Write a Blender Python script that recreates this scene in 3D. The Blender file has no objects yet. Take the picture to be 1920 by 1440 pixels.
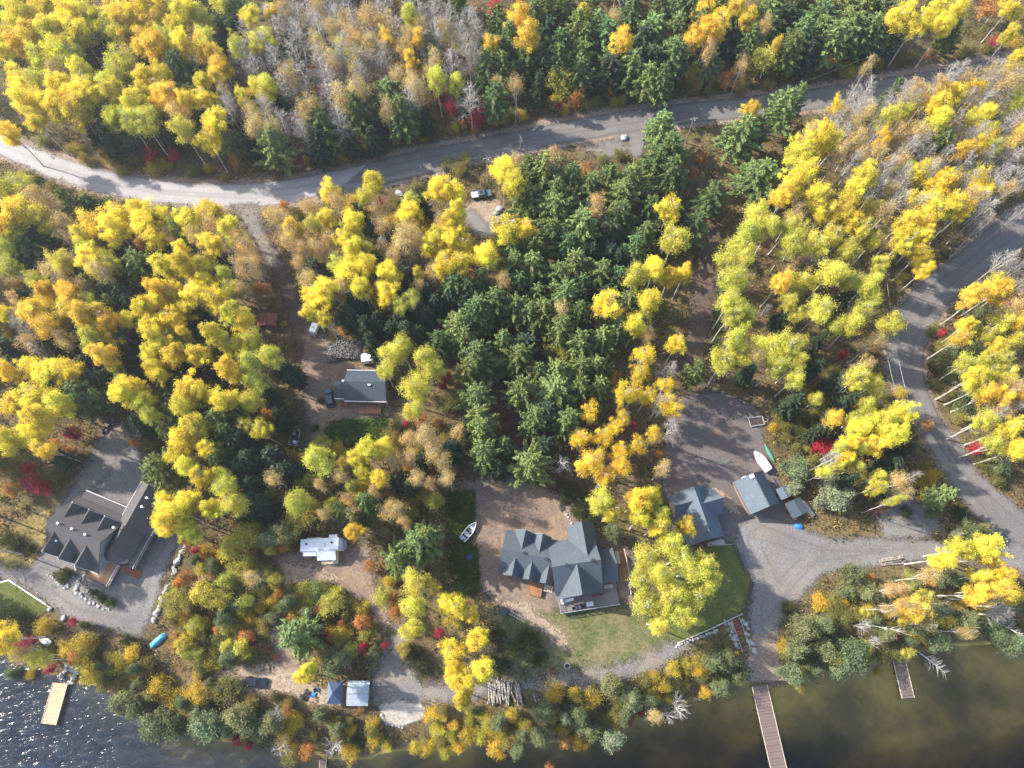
import bpy, math, random
import numpy as np
from mathutils import Vector, Matrix

random.seed(7)
RNG = np.random.default_rng(11)
sc = bpy.context.scene
COL = sc.collection

# ------------------------------------------------------------------ camera, sky, sun, exposure
H = 150.0
FPX = 1340.0
TILT = math.radians(19.3)
cam_d = bpy.data.cameras.new("drone_camera")
cam = bpy.data.objects.new("drone_camera", cam_d)
COL.objects.link(cam)
cam.location = (0, 0, H)
cam.rotation_euler = (TILT, 0, 0)
cam_d.sensor_fit = 'HORIZONTAL'
cam_d.sensor_width = 36.0
cam_d.lens = 36.0 * FPX / 1920.0
cam_d.clip_start = 0.5
cam_d.clip_end = 6000
sc.camera = cam

SUN_EL, SUN_AZ = math.radians(36), math.radians(160)      # azimuth of the sun, counted from +x
SDIR = Vector((math.cos(SUN_EL) * math.cos(SUN_AZ), math.cos(SUN_EL) * math.sin(SUN_AZ), math.sin(SUN_EL)))
world = bpy.data.worlds.new("World")
sc.world = world
world.use_nodes = True
wn = world.node_tree
for n in list(wn.nodes): wn.nodes.remove(n)
wo = wn.nodes.new("ShaderNodeOutputWorld"); wb = wn.nodes.new("ShaderNodeBackground"); ws = wn.nodes.new("ShaderNodeTexSky")
ws.sky_type = 'NISHITA'; ws.sun_disc = False
ws.sun_elevation = SUN_EL
ws.sun_rotation = math.radians(90) - SUN_AZ
ws.air_density = 1.0; ws.dust_density = 1.5
wb.inputs[1].default_value = 0.15
wn.links.new(ws.outputs[0], wb.inputs[0]); wn.links.new(wb.outputs[0], wo.inputs[0])
sun_d = bpy.data.lights.new("sun", 'SUN'); sun_d.energy = 4.0; sun_d.angle = math.radians(0.53); sun_d.color = (1.0, 0.93, 0.82)
sun = bpy.data.objects.new("sun", sun_d); COL.objects.link(sun)
sun.rotation_euler = SDIR.to_track_quat('Z', 'Y').to_euler()
sc.view_settings.view_transform = 'Standard'; sc.view_settings.look = 'None'
sc.view_settings.exposure = 1.55; sc.view_settings.gamma = 1.0
sc.render.engine = 'CYCLES'
cy = sc.cycles
cy.max_bounces = 6; cy.diffuse_bounces = 3; cy.glossy_bounces = 2; cy.transmission_bounces = 4; cy.transparent_max_bounces = 12
cy.caustics_reflective = False; cy.caustics_refractive = False
cy.use_denoising = True
cy.denoiser = 'OPENIMAGEDENOISE'
cy.sample_clamp_indirect = 4.0

# ------------------------------------------------------------------ photo pixel -> place on the ground
CA, SA = math.cos(TILT), math.sin(TILT)
SHORE_PX = [(-400, 1205), (-120, 1218), (0, 1228), (45, 1240), (80, 1262), (110, 1270), (150, 1285), (200, 1300), (240, 1318), (270, 1340), (300, 1362),
            (350, 1385), (420, 1392), (500, 1402), (560, 1418), (620, 1426), (690, 1426), (750, 1412), (800, 1410), (860, 1408), (930, 1403),
            (990, 1398), (1060, 1396), (1120, 1378), (1190, 1358), (1240, 1342), (1300, 1318), (1360, 1298), (1420, 1278), (1480, 1275),
            (1530, 1268), (1590, 1258), (1660, 1244), (1720, 1222), (1800, 1216), (1860, 1210), (1920, 1200), (2050, 1185), (2400, 1160)]
WATER_Z = -2.6
def un(px, py, z=0.0):
    X, Y = (px - 960) / FPX, (720 - py) / FPX
    d = np.array([X, SA + Y * CA, -CA + Y * SA])
    t = (z - H) / d[2]
    return np.array([0, 0, H]) + t * d
def proj(p):
    d = np.array(p, float) - np.array([0, 0, H])
    z = d[1] * SA - d[2] * CA
    return 960 + FPX * d[0] / z, 720 - FPX * (d[1] * CA + d[2] * SA) / z, z
SHORE = np.array([un(x, y, WATER_Z)[:2] for x, y in SHORE_PX])
def seg_dist(P, A, B):
    ab = B - A
    t = np.clip(((P - A) @ ab) / (ab @ ab), 0, 1)
    return np.linalg.norm(P - (A + t[:, None] * ab), axis=1)
def shore_d(P):
    """signed distance to the shoreline, + on land"""
    P = np.asarray(P, float).reshape(-1, 2)
    d = np.full(len(P), 1e9)
    for i in range(len(SHORE) - 1):
        d = np.minimum(d, seg_dist(P, SHORE[i], SHORE[i + 1]))
    ys = np.interp(P[:, 0], SHORE[:, 0], SHORE[:, 1])
    return np.where(P[:, 1] > ys, d, -d)
def sst(a, b, x):
    t = np.clip((x - a) / (b - a), 0, 1); return t * t * (3 - 2 * t)
def height(P):
    P = np.asarray(P, float).reshape(-1, 2)
    d = shore_d(P)
    land = WATER_Z * (1 - sst(-0.5, 9.0, d))
    x = P[:, 0]
    right = sst(18, 60, x)
    o = np.maximum(-d, 0)
    shelf = 0.25 + 0.07 * np.minimum(o, 13) + 0.55 * np.maximum(o - 13 - 3 * np.sin(x * .09), 0)
    steep = 0.25 + 0.55 * o
    bed = WATER_Z - np.minimum(right * shelf + (1 - right) * steep, 7.0)
    return np.where(d > 0, land, bed)
def gh(x, y): return float(height([(x, y)])[0])
def G(px, py, dz=0.0):
    z = 0.0
    for _ in range(6):
        p = un(px, py, z + dz); z = gh(p[0], p[1])
    return Vector((p[0], p[1], z))
def at_h(px, py, hz):
    """ground point under the thing whose middle, hz above the ground, is seen at this pixel"""
    z = 0.0
    for _ in range(6):
        p = un(px, py, z + hz); z = gh(p[0], p[1])
    return Vector((p[0], p[1], z)), proj((p[0], p[1], z + hz))[2]
def heading(a, b):
    A, B = G(*a), G(*b); return math.atan2(B.y - A.y, B.x - A.x)

# ------------------------------------------------------------------ node helpers and materials
def mat(name):
    m = bpy.data.materials.new(name); m.use_nodes = True
    nt = m.node_tree
    for n in list(nt.nodes): nt.nodes.remove(n)
    return m, nt, nt.nodes.new("ShaderNodeOutputMaterial")
def N(nt, typ, **kw):
    n = nt.nodes.new(typ)
    for k, v in kw.items(): setattr(n, k, v)
    return n
def L(nt, a, b): nt.links.new(a, b)
def pos_vec(nt, local=False):
    if local: return N(nt, "ShaderNodeTexCoord").outputs["Object"]
    return N(nt, "ShaderNodeNewGeometry").outputs["Position"]
def noise(nt, vec, scale, detail=4, rough=0.6):
    n = N(nt, "ShaderNodeTexNoise"); n.inputs["Scale"].default_value = scale; n.inputs["Detail"].default_value = detail
    n.inputs["Roughness"].default_value = rough
    L(nt, vec, n.inputs["Vector"]); return n.outputs["Fac"]
def ramp(nt, fac, stops):
    r = N(nt, "ShaderNodeValToRGB"); cr = r.color_ramp
    while len(cr.elements) < len(stops): cr.elements.new(0.5)
    for e, (p, c) in zip(cr.elements, stops):
        e.position = p; e.color = (*c, 1) if len(c) == 3 else c
    L(nt, fac, r.inputs[0]); return r.outputs[0]
def mix(nt, fac, a, b, mode='MIX'):
    n = N(nt, "ShaderNodeMix", data_type='RGBA', blend_type=mode)
    for i, v in ((0, fac), (6, a), (7, b)):
        if hasattr(v, 'is_output'): L(nt, v, n.inputs[i])
        elif isinstance(v, (int, float)): n.inputs[i].default_value = v
        else: n.inputs[i].default_value = (*v, 1)
    return n.outputs[2]
def math_n(nt, op, a, b=0.0, c=0.0):
    n = N(nt, "ShaderNodeMath", operation=op)
    for i, v in enumerate((a, b, c)):
        if hasattr(v, 'is_output'): L(nt, v, n.inputs[i])
        else: n.inputs[i].default_value = v
    return n.outputs[0]
def principled(nt, color, rough=0.8, metallic=0.0, spec=0.3, bump=None, bstr=0.4, bdist=0.05):
    p = N(nt, "ShaderNodeBsdfPrincipled")
    if hasattr(color, 'is_output'): L(nt, color, p.inputs["Base Color"])
    else: p.inputs["Base Color"].default_value = (*color, 1)
    p.inputs["Roughness"].default_value = rough; p.inputs["Metallic"].default_value = metallic
    p.inputs["Specular IOR Level"].default_value = spec
    if bump is not None:
        b = N(nt, "ShaderNodeBump"); b.inputs["Strength"].default_value = bstr; b.inputs["Distance"].default_value = bdist
        L(nt, bump, b.inputs["Height"]); L(nt, b.outputs[0], p.inputs["Normal"])
    return p.outputs[0]
def simple(name, color, rough=0.6, metallic=0.0, spec=0.4, var=0.25, scale=3.0):
    m, nt, out = mat(name)
    f = noise(nt, pos_vec(nt), scale, 5, 0.65)
    a = tuple(c * (1 - var) for c in color); b = tuple(min(1, c * (1 + var)) for c in color)
    c = ramp(nt, f, [(0.3, a), (0.7, b)])
    L(nt, principled(nt, c, rough, metallic, spec, f, 0.15, 0.02), out.inputs[0]); return m
def ground_mat(name, big, mid, dark, light, bscale=0.08, fscale=2.2, edge=0.6, wob=2.4, tracks=0.0, leaves=None, leaf_amt=0.5, alpha=True, bump=0.25):
    """big/mid colours blended by a broad noise, speckled with dark and light; ragged border from attribute sd (metres inside the outline)"""
    m, nt, out = mat(name); v = pos_vec(nt)
    f1 = noise(nt, v, bscale, 5, 0.65); f2 = noise(nt, v, fscale, 3, 0.7); f3 = noise(nt, v, 0.45, 4, 0.6)
    c = ramp(nt, f1, [(0.38, big), (0.62, mid)])
    c = mix(nt, ramp(nt, f2, [(0.35, (1, 1, 1)), (0.55, (0, 0, 0))]), c, dark)
    c = mix(nt, ramp(nt, f2, [(0.58, (0, 0, 0)), (0.75, (1, 1, 1))]), c, light)
    c = mix(nt, math_n(nt, 'MULTIPLY', f3, 0.5), c, mix(nt, 0.5, c, dark))
    sd = N(nt, "ShaderNodeAttribute", attribute_name="sd").outputs["Fac"]
    if leaves is not None:
        vo = N(nt, "ShaderNodeTexVoronoi"); vo.inputs["Scale"].default_value = 2.6; L(nt, v, vo.inputs["Vector"])
        spot = ramp(nt, vo.outputs["Distance"], [(0.18, (1, 1, 1)), (0.30, (0, 0, 0))])
        amt = ramp(nt, noise(nt, v, 0.16, 4, 0.6), [(0.42, (0, 0, 0)), (0.68, (leaf_amt,) * 3)])
        c = mix(nt, math_n(nt, 'MULTIPLY', spot, amt), c, leaves)
        c = mix(nt, math_n(nt, 'MULTIPLY', amt, 0.45), c, leaves)
    if tracks > 0:
        wv = math_n(nt, 'SINE', math_n(nt, 'MULTIPLY', math_n(nt, 'ADD', sd, math_n(nt, 'MULTIPLY', noise(nt, v, 0.12, 3), 0.9)), 2.6))
        w2 = math_n(nt, 'SINE', math_n(nt, 'MULTIPLY', math_n(nt, 'ADD', sd, math_n(nt, 'MULTIPLY', noise(nt, v, 0.3, 3), 0.5)), 7.5))
        tf = ramp(nt, math_n(nt, 'ADD', math_n(nt, 'MULTIPLY', wv, 0.35), math_n(nt, 'ADD', math_n(nt, 'MULTIPLY', w2, 0.18), 0.5)), [(0.45, (0, 0, 0)), (0.9, (1, 1, 1))])
        c = mix(nt, math_n(nt, 'MULTIPLY', tf, tracks), c, dark)
    bs = principled(nt, c, 0.95, 0, 0.15, f2, bump, 0.12)
    if alpha:
        e = math_n(nt, 'ADD', sd, math_n(nt, 'MULTIPLY', math_n(nt, 'SUBTRACT', noise(nt, v, 0.55, 6, 0.7), 0.5), wob))
        e = math_n(nt, 'ADD', e, math_n(nt, 'MULTIPLY', math_n(nt, 'SUBTRACT', f2, 0.5), wob * 0.7))
        mr = N(nt, "ShaderNodeMapRange", interpolation_type='SMOOTHSTEP')
        mr.inputs["From Min"].default_value = -edge; mr.inputs["From Max"].default_value = edge
        L(nt, e, mr.inputs["Value"])
        t = N(nt, "ShaderNodeBsdfTransparent"); ms = N(nt, "ShaderNodeMixShader")
        L(nt, mr.outputs[0], ms.inputs[0]); L(nt, t.outputs[0], ms.inputs[1]); L(nt, bs, ms.inputs[2])
        L(nt, ms.outputs[0], out.inputs[0])
    else: L(nt, bs, out.inputs[0])
    return m
def leaf_mat(name, trans=0.35, hue=0.05, lo=0.62, hi=1.25):
    m, nt, out = mat(name)
    oi = N(nt, "ShaderNodeObjectInfo"); tint = N(nt, "ShaderNodeAttribute", attribute_name="tint").outputs["Fac"]
    hs = N(nt, "ShaderNodeHueSaturation")
    L(nt, oi.outputs["Color"], hs.inputs["Color"])
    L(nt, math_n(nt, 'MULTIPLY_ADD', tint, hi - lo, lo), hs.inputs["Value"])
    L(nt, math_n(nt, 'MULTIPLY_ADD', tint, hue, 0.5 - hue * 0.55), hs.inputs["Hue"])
    d = N(nt, "ShaderNodeBsdfDiffuse"); t = N(nt, "ShaderNodeBsdfTranslucent"); ms = N(nt, "ShaderNodeMixShader")
    ms.inputs[0].default_value = trans
    L(nt, hs.outputs[0], d.inputs[0]); L(nt, hs.outputs[0], t.inputs[0])
    L(nt, d.outputs[0], ms.inputs[1]); L(nt, t.outputs[0], ms.inputs[2])
    L(nt, ms.outputs[0], out.inputs[0]); return m
def attr_mat(name, trans=0.25):
    """undergrowth: colour of each tuft from attribute tuft"""
    m, nt, out = mat(name)
    c = N(nt, "ShaderNodeAttribute", attribute_name="tuft").outputs["Color"]
    d = N(nt, "ShaderNodeBsdfDiffuse"); t = N(nt, "ShaderNodeBsdfTranslucent"); ms = N(nt, "ShaderNodeMixShader"); ms.inputs[0].default_value = trans
    L(nt, c, d.inputs[0]); L(nt, c, t.inputs[0]); L(nt, d.outputs[0], ms.inputs[1]); L(nt, t.outputs[0], ms.inputs[2])
    L(nt, ms.outputs[0], out.inputs[0]); return m
def bark_mat(name, a, b, scale=1.2):
    m, nt, out = mat(name); v = pos_vec(nt)
    mp = N(nt, "ShaderNodeMapping"); mp.inputs["Scale"].default_value = (2, 2, 0.9); L(nt, v, mp.inputs[0])
    f = noise(nt, mp.outputs[0], scale, 5, 0.7)
    L(nt, principled(nt, ramp(nt, f, [(0.36, a), (0.56, b)]), 0.85, 0, 0.2), out.inputs[0]); return m
def shingle_mat(name, base, dark):
    m, nt, out = mat(name); v = pos_vec(nt, True)
    f = noise(nt, v, 3.5, 4, 0.7); g = noise(nt, v, 0.5, 4, 0.6)
    sep = N(nt, "ShaderNodeSeparateXYZ"); L(nt, v, sep.inputs[0])
    rows = math_n(nt, 'FRACT', math_n(nt, 'MULTIPLY', sep.outputs[2], 4.0))
    line = ramp(nt, rows, [(0.0, (1, 1, 1)), (0.18, (0, 0, 0))])
    c = ramp(nt, f, [(0.3, dark), (0.7, base)])
    c = mix(nt, math_n(nt, 'MULTIPLY', g, 0.6), c, dark)
    c = mix(nt, math_n(nt, 'MULTIPLY', line, 0.45), c, tuple(x * 0.5 for x in dark))
    vo = N(nt, "ShaderNodeTexVoronoi"); vo.inputs["Scale"].default_value = 2.2; L(nt, v, vo.inputs["Vector"])
    spot = ramp(nt, vo.outputs["Distance"], [(0.10, (1, 1, 1)), (0.17, (0, 0, 0))])
    drift = ramp(nt, noise(nt, v, 0.35, 4, 0.6), [(0.50, (0, 0, 0)), (0.66, (0.55,) * 3)])
    c = mix(nt, math_n(nt, 'MULTIPLY', spot, drift), c, (0.30, 0.22, 0.10))
    c = mix(nt, ramp(nt, noise(nt, v, 0.9, 5, 0.75), [(0.55, (0, 0, 0)), (0.8, (0.5,) * 3)]), c, tuple(min(1, x * 1.7) for x in base))
    L(nt, principled(nt, c, 0.85, 0, 0.35, rows, 0.4, 0.03), out.inputs[0]); return m
def plank_mat(name, base, dark, freq=6.5, axis=0):
    m, nt, out = mat(name); v = pos_vec(nt, True)
    sep = N(nt, "ShaderNodeSeparateXYZ"); L(nt, v, sep.inputs[0])
    u = math_n(nt, 'MULTIPLY', sep.outputs[axis], freq)
    cell = N(nt, "ShaderNodeTexWhiteNoise", noise_dimensions='1D'); L(nt, math_n(nt, 'FLOOR', u), cell.inputs["W"])
    f = noise(nt, v, 2.0, 5, 0.7)
    c = ramp(nt, math_n(nt, 'ADD', math_n(nt, 'MULTIPLY', cell.outputs["Value"], 0.5), math_n(nt, 'MULTIPLY', f, 0.5)), [(0.2, dark), (0.75, base)])
    line = ramp(nt, math_n(nt, 'FRACT', u), [(0.0, (1, 1, 1)), (0.10, (0, 0, 0))])
    c = mix(nt, math_n(nt, 'MULTIPLY', line, 0.6), c, tuple(x * 0.3 for x in dark))
    L(nt, principled(nt, c, 0.75, 0, 0.3), out.inputs[0]); return m

M = {}
M['litter'] = None
def litter_ground():
    m, nt, out = mat('forest_floor'); v = pos_vec(nt)
    f1 = noise(nt, v, 0.045, 5, 0.6); f2 = noise(nt, v, 1.7, 5, 0.75); f3 = noise(nt, v, 0.22, 5, 0.7); f4 = noise(nt, v, 4.5, 2, 0.5)
    c = ramp(nt, f1, [(0.35, (0.085, 0.058, 0.034)), (0.52, (0.13, 0.10, 0.05)), (0.66, (0.09, 0.09, 0.034))])
    c = mix(nt, ramp(nt, f3, [(0.5, (0, 0, 0)), (0.68, (0.8,) * 3)]), c, (0.21, 0.15, 0.075))
    c = mix(nt, ramp(nt, f3, [(0.32, (0.8,) * 3), (0.46, (0, 0, 0))]), c, (0.055, 0.045, 0.022))
    c = mix(nt, ramp(nt, f2, [(0.36, (1, 1, 1)), (0.52, (0, 0, 0))]), c, (0.038, 0.027, 0.017))
    c = mix(nt, ramp(nt, f4, [(0.60, (0, 0, 0)), (0.72, (0.8,) * 3)]), c, (0.36, 0.24, 0.06))
    z = N(nt, "ShaderNodeSeparateXYZ"); L(nt, v, z.inputs[0])
    bed = ramp(nt, noise(nt, v, 0.055, 6, 0.58), [(0.30, (0.09, 0.078, 0.03)), (0.46, (0.25, 0.205, 0.065)), (0.60, (0.60, 0.47, 0.13)), (0.78, (0.25, 0.20, 0.06))])
    mr = N(nt, "ShaderNodeMapRange"); mr.inputs["From Min"].default_value = WATER_Z - 0.05; mr.inputs["From Max"].default_value = WATER_Z + 0.25
    L(nt, z.outputs[2], mr.inputs["Value"])
    c = mix(nt, mr.outputs[0], bed, c)
    L(nt, principled(nt, c, 0.95, 0, 0.1, f2, 0.5, 0.25), out.inputs[0]); return m
M['floor'] = litter_ground()
LEAFC = (0.33, 0.22, 0.06)
M['pale_gravel'] = ground_mat('pale_gravel', (0.33, 0.31, 0.305), (0.39, 0.37, 0.365), (0.23, 0.215, 0.215), (0.48, 0.46, 0.455), 0.10, 5.0, 0.5, 1.6, tracks=0.55, bump=0.1)
M['asphalt'] = ground_mat('worn_asphalt', (0.140, 0.132, 0.130), (0.195, 0.183, 0.177), (0.094, 0.088, 0.087), (0.235, 0.222, 0.214), 0.07, 3.6, 0.6, 1.8, tracks=0.45, bump=0.08, leaves=(0.25, 0.19, 0.12), leaf_amt=0.35)
M['shoulder'] = ground_mat('sandy_shoulder', (0.24, 0.19, 0.16), (0.30, 0.245, 0.20), (0.13, 0.095, 0.07), (0.36, 0.30, 0.25), 0.12, 2.0, 0.7, 3.0, leaves=(0.24, 0.13, 0.05), leaf_amt=0.8)
M['grey_gravel'] = ground_mat('grey_gravel', (0.150, 0.144, 0.143), (0.235, 0.222, 0.214), (0.095, 0.09, 0.09), (0.28, 0.27, 0.265), 0.07, 4.5, 0.9, 3.6, tracks=0.35, leaves=(0.24, 0.18, 0.12), leaf_amt=0.6)
M['dark_gravel'] = ground_mat('dark_gravel', (0.115, 0.105, 0.108), (0.15, 0.13, 0.125), (0.07, 0.062, 0.062), (0.20, 0.18, 0.17), 0.09, 5.5, 0.6, 2.4, leaves=(0.19, 0.115, 0.075), leaf_amt=0.7)
M['brown_dirt'] = ground_mat('brown_dirt', (0.175, 0.130, 0.108), (0.22, 0.165, 0.135), (0.11, 0.082, 0.066), (0.30, 0.24, 0.19), 0.10, 2.2, 0.7, 2.8, leaves=(0.34, 0.23, 0.11), leaf_amt=0.7)
M['tan_dirt'] = ground_mat('tan_dirt', (0.28, 0.215, 0.165), (0.34, 0.27, 0.205), (0.17, 0.125, 0.09), (0.43, 0.36, 0.29), 0.10, 2.2, 0.7, 2.8, leaves=(0.30, 0.19, 0.09), leaf_amt=0.5)
M['patchy_gravel'] = ground_mat('patchy_gravel', (0.175, 0.165, 0.16), (0.215, 0.195, 0.175), (0.105, 0.095, 0.085), (0.29, 0.275, 0.26), 0.16, 4.2, 1.3, 6.5, leaves=(0.26, 0.19, 0.10), leaf_amt=0.7)
M['sand'] = ground_mat('pale_sand', (0.36, 0.32, 0.27), (0.42, 0.37, 0.31), (0.26, 0.23, 0.19), (0.48, 0.44, 0.38), 0.15, 2.2, 0.3, 1.0)
M['lane'] = ground_mat('leafy_lane', (0.080, 0.060, 0.050), (0.11, 0.085, 0.074), (0.055, 0.04, 0.033), (0.19, 0.15, 0.13), 0.12, 2.4, 0.6, 2.4, leaves=(0.20, 0.11, 0.055), leaf_amt=0.6)
M['red_litter'] = ground_mat('red_needle_litter', (0.15, 0.065, 0.04), (0.20, 0.09, 0.055), (0.085, 0.04, 0.027), (0.29, 0.17, 0.10), 0.2, 2.4, 0.7, 2.6)
M['lawn'] = ground_mat('green_lawn', (0.085, 0.10, 0.026), (0.125, 0.13, 0.036), (0.055, 0.07, 0.02), (0.18, 0.165, 0.055), 0.12, 3.0, 0.15, 0.4)
M['rough_grass'] = ground_mat('rough_grass', (0.085, 0.105, 0.03), (0.165, 0.135, 0.075), (0.05, 0.062, 0.02), (0.22, 0.19, 0.11), 0.16, 2.6, 1.2, 5.0, leaves=(0.24, 0.19, 0.10), leaf_amt=0.6)
M['golden_grass'] = ground_mat('golden_grass', (0.16, 0.125, 0.045), (0.27, 0.20, 0.075), (0.085, 0.07, 0.028), (0.36, 0.27, 0.12), 0.13, 1.6, 0.9, 3.0)
M['green_grass'] = ground_mat('rank_green_grass', (0.045, 0.075, 0.014), (0.075, 0.105, 0.02), (0.022, 0.038, 0.01), (0.13, 0.145, 0.035), 0.2, 1.5, 0.7, 2.6)
M['aspen_leaf'] = leaf_mat('autumn_leaves', 0.46, 0.06, 0.66, 1.3)
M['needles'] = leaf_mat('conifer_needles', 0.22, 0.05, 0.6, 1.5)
M['undergrowth'] = attr_mat('undergrowth_leaves')
M['birch_bark'] = bark_mat('pale_birch_bark', (0.20, 0.18, 0.155), (0.62, 0.58, 0.52))
M['grey_bark'] = bark_mat('grey_twig_bark', (0.24, 0.218, 0.198), (0.44, 0.41, 0.385))
M['pine_bark'] = bark_mat('pine_bark', (0.05, 0.038, 0.03), (0.13, 0.10, 0.08))
M['dead_wood'] = bark_mat('bleached_dead_wood', (0.27, 0.255, 0.245), (0.47, 0.45, 0.43))
M['log_bark'] = bark_mat('log_bark', (0.06, 0.052, 0.045), (0.33, 0.29, 0.25), 1.6)
M['split_wood'] = bark_mat('split_firewood', (0.02, 0.018, 0.02), (0.19, 0.175, 0.17), 1.1)  # tones darkened to carry the shade lying over the heap
M['rock'] = simple('granite', (0.33, 0.32, 0.31), 0.9, 0, 0.2, 0.45, 1.5)
M['roof_grey'] = shingle_mat('grey_shingles', (0.098, 0.092, 0.094), (0.064, 0.06, 0.064))
M['roof_slate'] = shingle_mat('slate_blue_shingles', (0.105, 0.128, 0.148), (0.060, 0.075, 0.092))
M['roof_blue'] = shingle_mat('dark_blue_shingles', (0.065, 0.085, 0.112), (0.038, 0.050, 0.068))
M['roof_pale'] = shingle_mat('blue_grey_shingles', (0.125, 0.155, 0.19), (0.085, 0.108, 0.135))
M['roof_light'] = shingle_mat('pale_blue_roofing', (0.29, 0.335, 0.375), (0.22, 0.26, 0.295))
M['white'] = simple('white_paint', (0.74, 0.74, 0.73), 0.5, 0, 0.4, 0.06)
M['grey_siding'] = simple('grey_siding', (0.30, 0.30, 0.31), 0.7, 0, 0.3, 0.1)
M['tan_siding'] = simple('tan_siding', (0.34, 0.27, 0.20), 0.75, 0, 0.3, 0.15)
M['red_siding'] = simple('red_brown_siding', (0.21, 0.085, 0.055), 0.75, 0, 0.3, 0.25)
M['glass'] = simple('window_glass', (0.02, 0.024, 0.03), 0.08, 0, 0.6, 0.1)
M['deck_orange'] = plank_mat('cedar_deck_boards', (0.52, 0.29, 0.155), (0.36, 0.185, 0.09))
M['deck_brown'] = plank_mat('brown_deck_boards', (0.30, 0.155, 0.075), (0.18, 0.085, 0.042))
M['deck_grey'] = plank_mat('weathered_deck_boards', (0.20, 0.175, 0.165), (0.135, 0.115, 0.11), 6.5, 1)
M['dock_new'] = plank_mat('new_dock_boards', (0.60, 0.385, 0.25), (0.47, 0.29, 0.175), 6.5, 0)
M['dock_old'] = plank_mat('old_dock_boards', (0.185, 0.135, 0.118), (0.105, 0.076, 0.066), 6.5, 0)
M['pale_wood'] = simple('pale_timber', (0.50, 0.42, 0.32), 0.7, 0, 0.3, 0.2)
M['dark_timber'] = simple('dark_timber', (0.075, 0.05, 0.04), 0.8, 0, 0.2, 0.3)
M['rust_timber'] = simple('red_brown_timber', (0.24, 0.085, 0.045), 0.75, 0, 0.3, 0.25)
M['black_paint'] = simple('black_car_paint', (0.012, 0.015, 0.022), 0.18, 0.1, 0.6, 0.1)
M['blue_paint'] = simple('dark_blue_car_paint', (0.025, 0.045, 0.085), 0.2, 0.2, 0.6, 0.1)
M['teal_paint'] = simple('blue_grey_pickup_paint', (0.10, 0.14, 0.17), 0.25, 0.3, 0.6, 0.1)
M['rubber'] = simple('tyre_rubber', (0.018, 0.018, 0.018), 0.85)
M['steel'] = simple('galvanised_steel', (0.42, 0.43, 0.44), 0.4, 0.7, 0.5, 0.1)
M['alu'] = simple('dull_aluminium', (0.50, 0.50, 0.53), 0.5, 0.3, 0.5, 0.12)
M['black'] = simple('black_plastic', (0.02, 0.02, 0.024), 0.6)
M['gelcoat'] = simple('white_gelcoat', (0.78, 0.80, 0.80), 0.4, 0, 0.5, 0.05)
M['rv_white'] = simple('grimy_white_trailer_roof', (0.78, 0.79, 0.80), 0.5, 0, 0.4, 0.10, 0.5)
M['rv_blue'] = simple('pale_blue_grey_awning', (0.42, 0.47, 0.55), 0.5, 0, 0.4, 0.1)
M['beige_hull'] = simple('beige_hull', (0.50, 0.42, 0.38), 0.5, 0, 0.4, 0.12)
M['canoe_green'] = simple('green_canoe_hull', (0.07, 0.24, 0.17), 0.35, 0, 0.5, 0.15)
M['tarp_blue'] = simple('bright_blue_tarp', (0.03, 0.19, 0.52), 0.5, 0, 0.4, 0.3, 2.0)
M['tarp_sky'] = simple('sky_blue_tarp', (0.09, 0.42, 0.62), 0.45, 0, 0.4, 0.35, 1.5)
M['navy_cloth'] = simple('navy_canvas', (0.032, 0.055, 0.105), 0.7, 0, 0.3, 0.2)
M['navy_cloth_pale'] = simple('pale_navy_canvas', (0.10, 0.125, 0.18), 0.7, 0, 0.3, 0.2)
M['maroon'] = simple('maroon_cover', (0.13, 0.035, 0.035), 0.7)
M['pole_wood'] = simple('grey_pole_wood', (0.30, 0.26, 0.22), 0.85)
M['wire'] = simple('wire_metal', (0.30, 0.30, 0.30), 0.5, 0.4)
M['tub_green'] = simple('dark_green_cover', (0.035, 0.055, 0.055), 0.6)
M['concrete'] = simple('pale_slab', (0.40, 0.37, 0.33), 0.9, 0, 0.2, 0.2, 2.0)

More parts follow.
